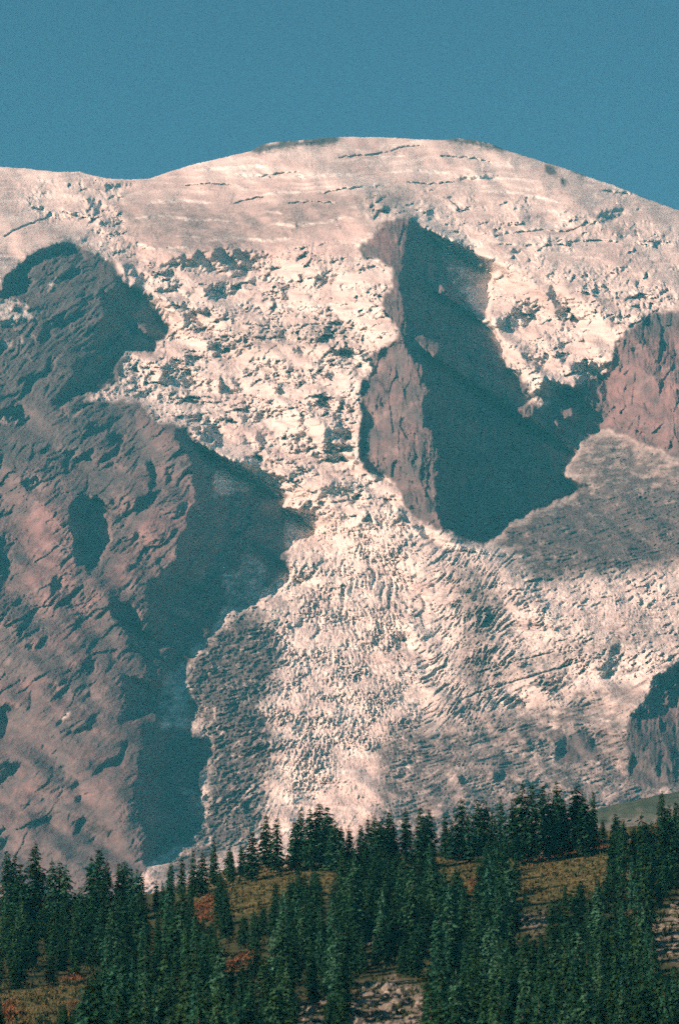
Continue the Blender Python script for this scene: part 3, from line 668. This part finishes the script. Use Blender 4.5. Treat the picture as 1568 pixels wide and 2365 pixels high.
n.links.new(c_, b.inputs['Base Color']); b.inputs['Specular IOR Level'].default_value = 0.05
me = grid_mesh('ground', HA, {'zones': ZH}); me.materials.append(mg)
ground = bpy.data.objects.new('ground', me); C.objects.link(ground); ground['kind'] = 'structure'

# grassy moraine shoulder between the hillside and the mountain, right
sx = np.linspace(1290, 2700, 220); top = np.interp(sx, [1290, 1360, 1380, 1440, 1520, 1568, 1800, 2700], [1935, 1890, 1868, 1853, 1836, 1828, 1800, 1830]) + 1.6 * gn(sx / 16, sx * 0, 220)
sv = np.linspace(0, 1, 60); SX = np.repeat(sx[None], 60, 0); SY = top[None] + sv[:, None] * (2060 - top[None])
SD = 2100 - 520 * sv[:, None] ** 0.9 + 10 * ridged(SX / 26, SY / 12, 223, 4) + 14 * fbm(SX / 50, SY / 16, 221, 4)
SP = place(SX.ravel(), SY.ravel(), SD.ravel()).reshape(60, 220, 3)
SP = np.concatenate([SP[:1] + np.array([0, 700, -160]), SP[:1] + np.array([0, 90, -12]), SP], 0)
zs = np.stack([sst(.13, .21, sv[:, None] + .10 * gn(SX / 40, SY / 14, 222))] * 4, -1); zs = np.concatenate([zs[:1], zs[:1], zs], 0)
ms, n, b = new_mat('moraine_grass')
at = N(n, 'ShaderNodeAttribute', attribute_name='zones'); sp = N(n, 'ShaderNodeSeparateColor'); n.links.new(at.outputs['Color'], sp.inputs[0])
gr = mix(n, noise(n, 0.06, 6, None, .7), (0.018, 0.034, 0.022), (0.055, 0.068, 0.042)); sc_ = mix(n, noise(n, 0.08, 6, None, .7), (0.075, 0.08, 0.065), (0.15, 0.14, 0.115))  # grass of the top band coloured darker to include the shade along it
n.links.new(mix(n, sp.outputs[0], gr, sc_), b.inputs['Base Color'])
me = grid_mesh('hill', SP, {'zones': zs}); me.materials.append(ms)
o = bpy.data.objects.new('hill', me); C.objects.link(o); o['kind'] = 'structure'

# ---------------------------------------------------------------- conifers
def foliage_mat(name, a_, b_):
    m, n, b = new_mat(name)
    oi = N(n, 'ShaderNodeObjectInfo')
    c = mix(n, noise(n, 0.9, 3), a_, b_)
    hs = N(n, 'ShaderNodeHueSaturation'); n.links.new(c, hs.inputs['Color'])
    mr = N(n, 'ShaderNodeMapRange'); mr.inputs[3].default_value = 0.7; mr.inputs[4].default_value = 1.45; n.links.new(oi.outputs['Random'], mr.inputs[0]); n.links.new(mr.outputs[0], hs.inputs['Value'])
    mh_ = N(n, 'ShaderNodeMapRange'); mh_.inputs[3].default_value = 0.47; mh_.inputs[4].default_value = 0.53; n.links.new(oi.outputs['Random'], mh_.inputs[0]); n.links.new(mh_.outputs[0], hs.inputs['Hue'])
    n.links.new(hs.outputs[0], b.inputs['Base Color']); b.inputs['Specular IOR Level'].default_value = 0.1
    b.inputs['Roughness'].default_value = 0.8
    return m
m_fir = foliage_mat('fir_needles', (0.013, 0.055, 0.026), (0.024, 0.098, 0.046))
m_hem = foliage_mat('hemlock_needles', (0.028, 0.088, 0.040), (0.044, 0.128, 0.060))
m_bark, n, b = new_mat('bark'); n.links.new(mix(n, noise(n, 3.0, 4), (0.06, 0.05, 0.045), (0.16, 0.14, 0.13)), b.inputs['Base Color'])

def crown_arrays(rng, kind, H):
    """Needle sprays hung on whorls of drooping branches; kind 0 = slender fir, 1 = broader hemlock."""
    V = []; Fc = []
    Rm = H * (rng.uniform(.13, .165) if kind == 0 else rng.uniform(.185, .23))
    nw = int(H * (2.7 if kind == 0 else 2.4)); z0 = rng.uniform(.02, .10)
    lean = rng.uniform(0, 6.28); skew = rng.uniform(.05, .22)
    for w in range(nw):
        t = (w + rng.uniform(-.3, .3)) / nw; t = min(max(t, 0), 1)
        z = H * (z0 + (1 - z0) * t)
        prof = (1 - t) ** (0.72 if kind == 0 else 0.62) * (0.75 + 0.25 * min(1, t * 5))
        r = Rm * prof * rng.uniform(.72, 1.18) + 0.10
        nb = rng.integers(7, 11) if t < .85 else 4
        a0 = rng.uniform(0, 6.28)
        for k in range(nb):
            if rng.random() < .12: continue
            a = a0 + 6.283 * k / nb + rng.uniform(-.35, .35)
            rb = r * rng.uniform(.65, 1.2) * (1 + skew * math.cos(a - lean))
            droop = rb * rng.uniform(.15, .55) * (1.25 - .7 * t)
            ns = max(4, int(rb / .15))
            for s in range(ns):
                u = (s + .6) / ns
                px = math.cos(a) * rb * u; py = math.sin(a) * rb * u; pz = z - droop * u * u + rng.uniform(-.09, .09)
                L = (0.32 + .33 * (1 - abs(u - .5))) * rng.uniform(.7, 1.3) * (0.55 + .45 * min(1, rb)); W = L * rng.uniform(.45, .8)
                a2 = a + rng.uniform(-1.1, 1.1); tilt = rng.uniform(-.75, .1)
                dx, dy, dz = math.cos(a2) * math.cos(tilt), math.sin(a2) * math.cos(tilt), math.sin(tilt)
                sxx, syy, szz = -math.sin(a2), math.cos(a2), rng.uniform(-.9, .9)
                i = len(V)
                V += [(px - dx * L * .25, py - dy * L * .25, pz - dz * L * .25), (px + dx * L * .3 + sxx * W * .5, py + dy * L * .3 + syy * W * .5, pz + dz * L * .3 + szz * W * .35),
                      (px + dx * L, py + dy * L, pz + dz * L), (px + dx * L * .3 - sxx * W * .5, py + dy * L * .3 - syy * W * .5, pz + dz * L * .3 - szz * W * .35)]
                Fc.append((i, i + 1, i + 2, i + 3))
    i = len(V); V += [(-.06, 0, H * .97), (.06, 0, H * .97), (0, 0, H * 1.03)]; Fc.append((i, i + 1, i + 2))
    return np.array(V), Fc

def trunk_mesh(rng, H):
    V = []; Fc = []; r0 = .022 * H * .7
    lv = 7
    for k in range(lv):
        t = k / (lv - 1); r = r0 * (1 - t) ** .8 + .015; z = -.8 + t * (H * .98 + .8); ox = .04 * math.sin(k * 1.7); 
        V += [(ox + r * math.cos(6.283 * j / 7), r * math.sin(6.283 * j / 7), z) for j in range(7)]
    for k in range(lv - 1):
        for j in range(7): Fc.append((k * 7 + j, k * 7 + (j + 1) % 7, k * 7 + 7 + (j + 1) % 7, k * 7 + 7 + j))
    # a few bare lower limbs
    for q_ in range(6):
        a = rng.uniform(0, 6.28); z = H * rng.uniform(.05, .5); L = H * .06; i = len(V)
        for tt, rr in ((0, .035), (1, .01)):
            cx, cy2, cz = math.cos(a) * L * tt, math.sin(a) * L * tt, z - .25 * L * tt
            V += [(cx - math.sin(a) * rr, cy2 + math.cos(a) * rr, cz), (cx, cy2, cz + rr), (cx + math.sin(a) * rr, cy2 - math.cos(a) * rr, cz)]
        Fc += [(i, i + 1, i + 4, i + 3), (i + 1, i + 2, i + 5, i + 4), (i + 2, i, i + 3, i + 5)]
    me = bpy.data.meshes.new('trunk'); me.from_pydata(V, [], Fc); me.materials.append(m_bark); return me

rng = np.random.default_rng(7)
PROTO = {0: [], 1: []}; CROWNS = {0: [], 1: []}
for kind, cnt in ((0, 8), (1, 6)):
    for k in range(cnt):
        V, Fc = crown_arrays(rng, kind, 12.0); me = bpy.data.meshes.new('crown'); me.from_pydata(V.tolist(), [], Fc); me.materials.append(m_fir if kind == 0 else m_hem)
        PROTO[kind].append((me, trunk_mesh(rng, 12.0))); CROWNS[kind].append((V, Fc))
NAME = {0: 'fir_tree', 1: 'hemlock_tree'}
first = {}
def plant(kind, pi, loc, H, wid, rz, label, group, cat='tree'):
    key = (kind, pi)
    if key not in first:
        root = bpy.data.objects.new(NAME[kind], None); C.objects.link(root); root.empty_display_size = .5
        for nm, m_ in (('crown', PROTO[kind][pi][0]), ('trunk', PROTO[kind][pi][1])):
            c = bpy.data.objects.new(nm, m_); C.objects.link(c); c.parent = root
        first[key] = root; o = root
    else:
        src = first[key]; o = src.copy(); C.objects.link(o)
        for ch in list(src.children):
            c = ch.copy(); C.objects.link(c); c.parent = o
    s = H / 12.0; o.location = loc; o.scale = (s * wid, s * wid, s); o.rotation_euler = (rng.uniform(-.02, .02), rng.uniform(-.02, .02), rz)
    o['label'] = label; o['category'] = cat
    if group: o['group'] = group
    return o

# crest trees: (tip x, tip y, kind, width) in clumps, left to right
ORD = ['first', 'second', 'third', 'fourth', 'fifth', 'sixth', 'seventh']
CLUMPS = [
 ('the close group at the left edge of the photo', [(14,1960,0,.9),(29,1972,0,.95),(47,1992,0,1.3)]),
 ('', [(82,1944,0,1.45,'tall shaggy fir rising above the crest beside the left edge group')]),
 ('the low clump right of the tall shaggy fir', [(120,1982,0,1.0),(137,1988,1,.9),(150,2002,1,1.0)]),
 ('the tight trio with the pointed fir in the middle', [(208,1975,0,.9),(229,1958,0,1.2),(245,1981,0,1.0)]),
 ('the even row left of the notch in the forest', [(274,1990,0,.85),(288,1987,0,1.1),(301,2003,0,1.0),(315,2004,0,.8),(327,2010,0,.8)]),
 ('', [(360,2032,0,.8,'small pointed fir alone in the notch of the crest')]),
 ('the thin firs climbing right of the notch', [(395,1987,0,.7),(420,1981,0,.8),(445,1962,0,.75),(467,1967,0,1.0)]),
 ('', [(493,1937,0,.8,'slender pole-like fir above the left meadow'), (531,1955,0,1.0,'short dark fir between the slender pole-like fir and the pair')]),
 ('the pair left of the wispy see-through fir', [(557,1945,0,.9),(582,1918,0,1.15)]),
 ('', [(615,1881,0,1.1,'tall dark fir directly left of the wispy see-through fir'), (640,1886,0,.95,'wispy see-through fir with gaps between its branches')]),
 ('the big ragged clump left of centre', [(680,1897,0,1.2),(695,1866,0,1.1),(717,1865,0,.9),(737,1853,0,1.5),(755,1860,0,1.3),(772,1893,1,1.2)]),
 ('the low thin row between the two ragged clumps', [(789,1907,0,.9),(807,1904,0,.9),(834,1902,0,.9),(849,1890,0,1.0)]),
 ('the ragged clump near the middle of the crest', [(867,1879,1,.9),(882,1888,0,1.2),(897,1872,0,1.0),(906,1897,0,1.1)]),
 ('', [(937,1865,0,1.0,'single fir with layered branches right of the middle clump')]),
 ('the twin-topped firs right of the single layered fir', [(972,1862,0,1.1),(989,1866,0,1.2)]),
 ('the low thin pair left of the stepped clump', [(1027,1882,0,.9),(1044,1892,0,1.1)]),
 ('the stepped clump rising to the right', [(1067,1842,0,1.2),(1082,1872,0,1.0),(1104,1843,1,.9),(1118,1846,1,.9)]),
 ('', [(1139,1867,0,.7,'thin short fir in the gap beside the stepped clump'), (1157,1838,0,.85,'thin pointed fir in the gap left of the tallest clump')]),
 ('the tallest dense clump on the crest', [(1184,1842,0,1.1),(1204,1804,0,1.2),(1228,1810,0,1.1),(1252,1811,0,1.1),(1268,1828,0,1.0),(1284,1801,0,1.15),(1300,1842,0,1.3)]),
 ('', [(1334,1810,0,1.5,'broad conical fir right of the tallest clump'), (1352,1838,0,1.2,'fir leaning against the right side of the broad conical fir'), (1370,1824,0,.75,'slim fir with a pencil-thin top before the grassy shoulder')]),
 ('the low trees in front of the grassy shoulder', [(1391,1892,0,1.2),(1422,1885,0,1.1),(1439,1896,0,1.0),(1465,1905,1,.8),(1492,1900,1,1.1)]),
 ('the firs at the right edge of the photo', [(1527,1824,0,.95),(1545,1856,0,.9),(1562,1850,0,1.0)]),
]
kinds = {0: 'fir', 1: 'hemlock'}
placed = []          # x, base y, height in image pixels
used = 0
for desc, lst in CLUMPS:
    for i, it in enumerate(lst):
        x, ty, kind, wid = it[:4]
        by = float(crest(np.array(x))) + rng.uniform(12, 42) + (15 if x > 1160 and x < 1380 else 0)
        if x > 1500 or x < 380: by += 25
        p = hill_point(x, by)[0]; d = float(hill_dist(np.array([x]), np.array([by]))[0])
        H = (by - ty) / F0 * d * 1.0
        if len(it) > 4: lab = it[4]
        else: lab = '%s %s from the left in %s' % (ORD[i], kinds[kind], desc)
        used += 1
        pi = int(rng.integers(0, len(PROTO[kind])))
        w_ = 1.12 * wid * (13.0 / max(H, 9)) ** .5
        plant(kind, pi, p, H, w_, rng.uniform(0, 6.28), lab, 'conifers along the crest of the hillside')
        placed.append((x, by, by - ty))
# trees on the slope
def blocked(x, y, h):
    for k, poly in VIEWS:
        if k == 3: continue
        ys_ = np.linspace(y - h * 0.95, y, 8); 
        hw = 0.09 * h
        xx = np.concatenate([np.full(8, x), x - hw * np.linspace(0.1, 1, 8), x + hw * np.linspace(0.1, 1, 8)]); yy = np.concatenate([ys_] * 3)
        if inside(poly, xx, yy).any(): return True
    return False
cand = []
tries = 0
while len(cand) < 680 and tries < 30000:
    tries += 1
    x = rng.uniform(-60, 1630); c = float(crest(np.array(x))); y = c + 30 + (2560 - c - 30) * rng.uniform(0, 1) ** 1.0
    if any(abs(x - a) < 15 and abs(y - b_) < 15 for a, b_, _ in placed) or any(abs(x - q_[0]) < 14 and abs(y - q_[1]) < 10 for q_ in cand): continue
    d = float(hill_dist(np.array([x]), np.array([y]))[0])
    H = rng.uniform(7.5, 14.5)
    if rng.random() < .25: H = rng.uniform(5, 8)
    ok = False
    for _ in range(4):
        h = H * F0 / d
        if y - h < c - 50 + 40 * rng.random(): H *= .8; continue
        if blocked(x, y, h): H *= .72; continue
        ok = True; break
    if not ok or H < 3.2 or y - H * F0 / d > 2350: continue
    cand.append((x, y, H, d))
cand.sort(key=lambda t: -t[2] * (1.25 if t[1] > 2100 else 1.0))
indiv = cand[:300 - used]; rest = cand[300 - used:]
COLS = [(150, 'at the left edge'), (330, 'below the tight trio'), (480, 'below the notch in the crest'), (640, 'below the left meadow'), (800, 'below the ragged clump'),
        (1000, 'near the boulder field'), (1180, 'beside the stony gap'), (1400, 'below the golden meadow'), (9999, 'at the right edge')]
ROWS = [(2090, 'just under the crest'), (2180, 'upper slope'), (2280, 'middle slope'), (2390, 'lower slope'), (9999, 'bottom slope')]
cellmap = {}
for x, y, H, d in indiv:
    kind = 1 if rng.random() < .33 else 0
    size = 'tall' if H > 11.5 else ('medium' if H > 8.5 else 'short')
    col = [c for lim, c in COLS if x < lim][0]; row = [c for lim, c in ROWS if y < lim][0]
    cellmap.setdefault((row, col, kind, size), []).append((x, y, H))
NTH = ['leftmost', 'second', 'third', 'fourth', 'fifth', 'sixth', 'seventh', 'eighth', 'ninth', 'tenth']
for (row, col, kind, size), lst in cellmap.items():
    lst.sort()
    for i, (x, y, H) in enumerate(lst):
        p = hill_point(x, y)[0]
        look = ('dark slender' if kind == 0 else 'fuller mid green') + ' ' + kinds[kind]
        pre = '' if len(lst) == 1 else ('rightmost ' if i == len(lst) - 1 else ('leftmost ' if i == 0 else NTH[min(i, 9)] + ' from left '))
        plant(kind, int(rng.integers(0, len(PROTO[kind]))), p, H, rng.uniform(.6, 1.12), rng.uniform(0, 6.28), '%s%s %s, %s %s' % (pre, size, look, row, col), 'conifers of the forest on the hillside')
# the smallest of the forest, one mesh
def forest_mesh(name, spots, label, step):
    VV = []
    for x, y, H, d in spots:
        V, Fc = CROWNS[0 if rng.random() < .7 else 1][int(rng.integers(0, 6))]
        V = V[:-3].reshape(-1, 4, 3)[::step].reshape(-1, 3)
        p = hill_point(x, y)[0]; s = H / 12; a = rng.uniform(0, 6.28); w_ = rng.uniform(1.0, 1.45)
        VV.append(np.stack([(V[:, 0] * math.cos(a) - V[:, 1] * math.sin(a)) * s * w_ + p[0], (V[:, 0] * math.sin(a) + V[:, 1] * math.cos(a)) * s * w_ + p[1], V[:, 2] * s + p[2]], 1))
    V = np.concatenate(VV); nf = len(V) // 4
    me = bpy.data.meshes.new(name); me.vertices.add(len(V)); me.vertices.foreach_set('co', V.astype(np.float32).ravel())
    me.loops.add(len(V)); me.loops.foreach_set('vertex_index', np.arange(len(V), dtype=np.int32))
    me.polygons.add(nf); me.polygons.foreach_set('loop_start', (np.arange(nf) * 4).astype(np.int32)); me.update(calc_edges=True)
    me.materials.append(m_fir)
    o = bpy.data.objects.new(name, me); C.objects.link(o); o['kind'] = 'stuff'; o['label'] = label
forest_mesh('young_trees', rest, 'small young conifers filling the gaps of the forest', 1)
side = []
for _ in range(420):
    x = rng.uniform(-1100, -60) if rng.random() < .5 else rng.uniform(1630, 2700)
    y = float(crest(np.array(x))) + rng.uniform(5, 520); side.append((x, y, rng.uniform(7, 14), 0))
forest_mesh('forest', side, 'forest running on along the hillside to both sides', 3)
# ---------------------------------------------------------------- heather and grass tufts
m_tuft = {}
for nm, a_, b_ in (('heather', (0.03, 0.05, 0.022), (0.07, 0.085, 0.035)), ('rusty_shrubs', (0.24, 0.09, 0.035), (0.11, 0.06, 0.03)), ('grass', (0.10, 0.085, 0.033), (0.17, 0.135, 0.058))):
    m, n, b = new_mat(nm); n.links.new(mix(n, noise(n, 1.2, 3), a_, b_), b.inputs['Base Color']); m_tuft[nm] = m
def tufts(name, polys, cnt, size, label):
    V = []; Fc = []; k = 0
    while k < cnt:
        n_ = 4000; x = rng.uniform(-60, 1630, n_); y = rng.uniform(1900, 2480, n_)
        ok = (y > crest(x) + 2)
        wx_, wy_ = warp(x, y, 1.5)
        if polys is not None: ok &= zone(polys, wx_, wy_)
        x = x[ok]; y = y[ok]; pts = hill_point(x, y)
        for p in pts:
            if k >= cnt: break
            k += 1; s = size * rng.uniform(.5, 1.4)
            for q_ in range(7):
                a = rng.uniform(0, 6.28); e = rng.uniform(.4, 1.4); L = s * rng.uniform(.6, 1.1); ox, oy = rng.uniform(-.5, .5, 2) * s
                dx, dy, dz = math.cos(a) * math.cos(e) * L, math.sin(a) * math.cos(e) * L, math.sin(e) * L; w_ = s * .3
                i = len(V); V += [(p[0] + ox - math.sin(a) * w_, p[1] + oy + math.cos(a) * w_, p[2] - .1), (p[0] + ox + math.sin(a) * w_, p[1] + oy - math.cos(a) * w_, p[2] - .1), (p[0] + ox + dx, p[1] + oy + dy, p[2] + dz)]
                Fc.append((i, i + 1, i + 2))
    me = bpy.data.meshes.new(name); me.from_pydata(V, [], Fc); me.materials.append(m_tuft[name])
    o = bpy.data.objects.new(name, me); C.objects.link(o); o['kind'] = 'stuff'; o['label'] = label
tufts('heather', None, 9000, .75, 'low green heather and shrubs covering the hillside')
tufts('grass', MEADOW, 9000, .4, 'short golden grass on the meadows')
tufts('rusty_shrubs', RUST, 1500, .6, 'rust coloured autumn shrubs in the clearings')

# ---------------------------------------------------------------- boulders
m_rock, n, b = new_mat('pale_boulder')
c = mix(n, noise(n, 1.1, 6, None, .75), (0.08, 0.08, 0.068), (0.27, 0.25, 0.21)); c = mix(n, noise(n, 3.0, 4, None, .6, .6, .7), c, (0.07, 0.07, 0.05))
oi = N(n, 'ShaderNodeObjectInfo'); hs = N(n, 'ShaderNodeHueSaturation'); mr = N(n, 'ShaderNodeMapRange'); mr.inputs[3].default_value = .6; mr.inputs[4].default_value = 1.35
n.links.new(oi.outputs['Random'], mr.inputs[0]); n.links.new(mr.outputs[0], hs.inputs['Value']); n.links.new(c, hs.inputs['Color']); n.links.new(hs.outputs[0], b.inputs['Base Color'])
import bmesh
def boulder_mesh(k):
    bm = bmesh.new(); bmesh.ops.create_icosphere(bm, subdivisions=4, radius=1.0)
    r_ = random.Random(k); planes = []
    for _ in range(11):
        v = Vector((r_.gauss(0, 1), r_.gauss(0, 1), r_.gauss(0, 1))).normalized(); planes.append((v, r_.uniform(.55, .85)))
    P_ = np.array([v.co[:] for v in bm.verts])
    nz = fbm(P_[:, 0] * 2.2 + P_[:, 2] * 1.3 + k * 9, P_[:, 1] * 2.2 - P_[:, 2] * 1.7, 300 + k, 4)
    for v, z in zip(bm.verts, nz):
        s = 1.0
        for pl, dd in planes:
            t = v.co.dot(pl)
            if t > dd: s = min(s, dd / t)
        v.co = v.co * (s * (1 + .13 * z))
        v.co.z *= .75
    me = bpy.data.meshes.new('boulder'); bm.to_mesh(me); bm.free(); me.materials.append(m_rock); return me
BM = [boulder_mesh(k) for k in range(7)]
bfirst = {}
def put_boulder(x, y, s, label, group):
    k = int(rng.integers(0, 7)); p = hill_point(x, y)[0]
    if k in bfirst: o = bfirst[k].copy()
    else: o = bpy.data.objects.new('boulder', BM[k]); bfirst[k] = o
    C.objects.link(o); o.location = (p[0], p[1], p[2] + s * .2); o.scale = (s * rng.uniform(.8, 1.4), s * rng.uniform(.8, 1.3), s * rng.uniform(.7, 1.1)); o.rotation_euler = (rng.uniform(-.4, .4), rng.uniform(-.4, .4), rng.uniform(0, 6.28))
    o['label'] = label; o['category'] = 'boulder'; o['group'] = group
def field(poly, cnt, s0, s1, label, group):
    p = np.array(poly); k = 0
    while k < cnt:
        x = rng.uniform(p[:, 0].min(), p[:, 0].max()); y = rng.uniform(p[:, 1].min(), p[:, 1].max())
        if not inside(poly, np.array([x]), np.array([y]))[0] or x > 1600 or y > 2390: continue
        s = s0 + (s1 - s0) * rng.random() ** 2.5
        part = ('upper' if y < np.median(p[:, 1]) else 'lower') + ' ' + ('left' if x < (p[:, 0].min() + p[:, 0].max()) / 2 else 'right') + ' part'
        sz = 'big ' if s > s0 + .55 * (s1 - s0) else ('middling ' if s > s0 + .18 * (s1 - s0) else 'small ')
        put_boulder(x, y, s, sz + label.replace('small ', '') + ', ' + part, group); k += 1
VP = [p for _, p in VIEWS]
field(VP[6], 110, .35, 1.5, 'pale grey boulder in the boulder field at the bottom middle', 'boulders of the bottom middle boulder field')
field(VP[5], 50, .25, .9, 'pale grey rock on the bare slope at the right edge', 'rocks of the right edge slope')
field(VP[7], 18, .3, 1.1, 'pale boulder in the small clearing below the golden meadow', 'boulders of the small clearing below the golden meadow')
field(VP[8], 22, .3, .9, 'pale rock in the stony gap left of the small clearing', 'rocks of the stony gap')
field(VP[9], 6, .5, 1.2, 'pale rock in the forest above the boulder field', 'rocks in the forest above the boulder field')
field(VP[12], 12, .4, 1.2, 'pale rock at the bottom left of the boulder field', 'rocks left of the boulder field')
field(VP[15], 6, .4, 1.1, 'rock directly above the boulder field', 'rocks directly above the boulder field')
field(VP[16], 12, .3, .8, 'small pale stone in the band of stones under the centre crest trees', 'stones of the band under the centre crest trees')
field([(430,2040),(520,2010),(640,1992),(760,1982),(760,1994),(640,2008),(520,2036),(440,2064)], 60, .3, .9, 'small pale stone along the upper rim of the left meadow', 'stones on the rim of the left meadow')


# ---------------------------------------------------------------- the air between here and the summit
def box_mesh(name, lo, hi):
    me = bpy.data.meshes.new(name)
    v = [(x, y, z) for x in (lo[0], hi[0]) for y in (lo[1], hi[1]) for z in (lo[2], hi[2])]
    me.from_pydata(v, [], [(0, 1, 3, 2), (4, 6, 7, 5), (0, 4, 5, 1), (2, 3, 7, 6), (0, 2, 6, 4), (1, 5, 7, 3)]); return me
zmax = float(P[..., 2].max()); 
hz = box_mesh('haze', (-1700, -700, -90), (1700, 11500, zmax + 30))
mh = bpy.data.materials.new('haze_air'); mh.use_nodes = True; nh = mh.node_tree; nh.nodes.clear()
pv = nh.nodes.new('ShaderNodeVolumePrincipled'); oh = nh.nodes.new('ShaderNodeOutputMaterial')
pv.inputs['Color'].default_value = (0.10, 0.76, 1.0, 1); pv.inputs['Density'].default_value = 4.9e-5; pv.inputs['Anisotropy'].default_value = 0.0
nh.links.new(pv.outputs[0], oh.inputs['Volume'])
hz.materials.append(mh); haze = bpy.data.objects.new('haze', hz); C.objects.link(haze); haze['kind'] = 'stuff'
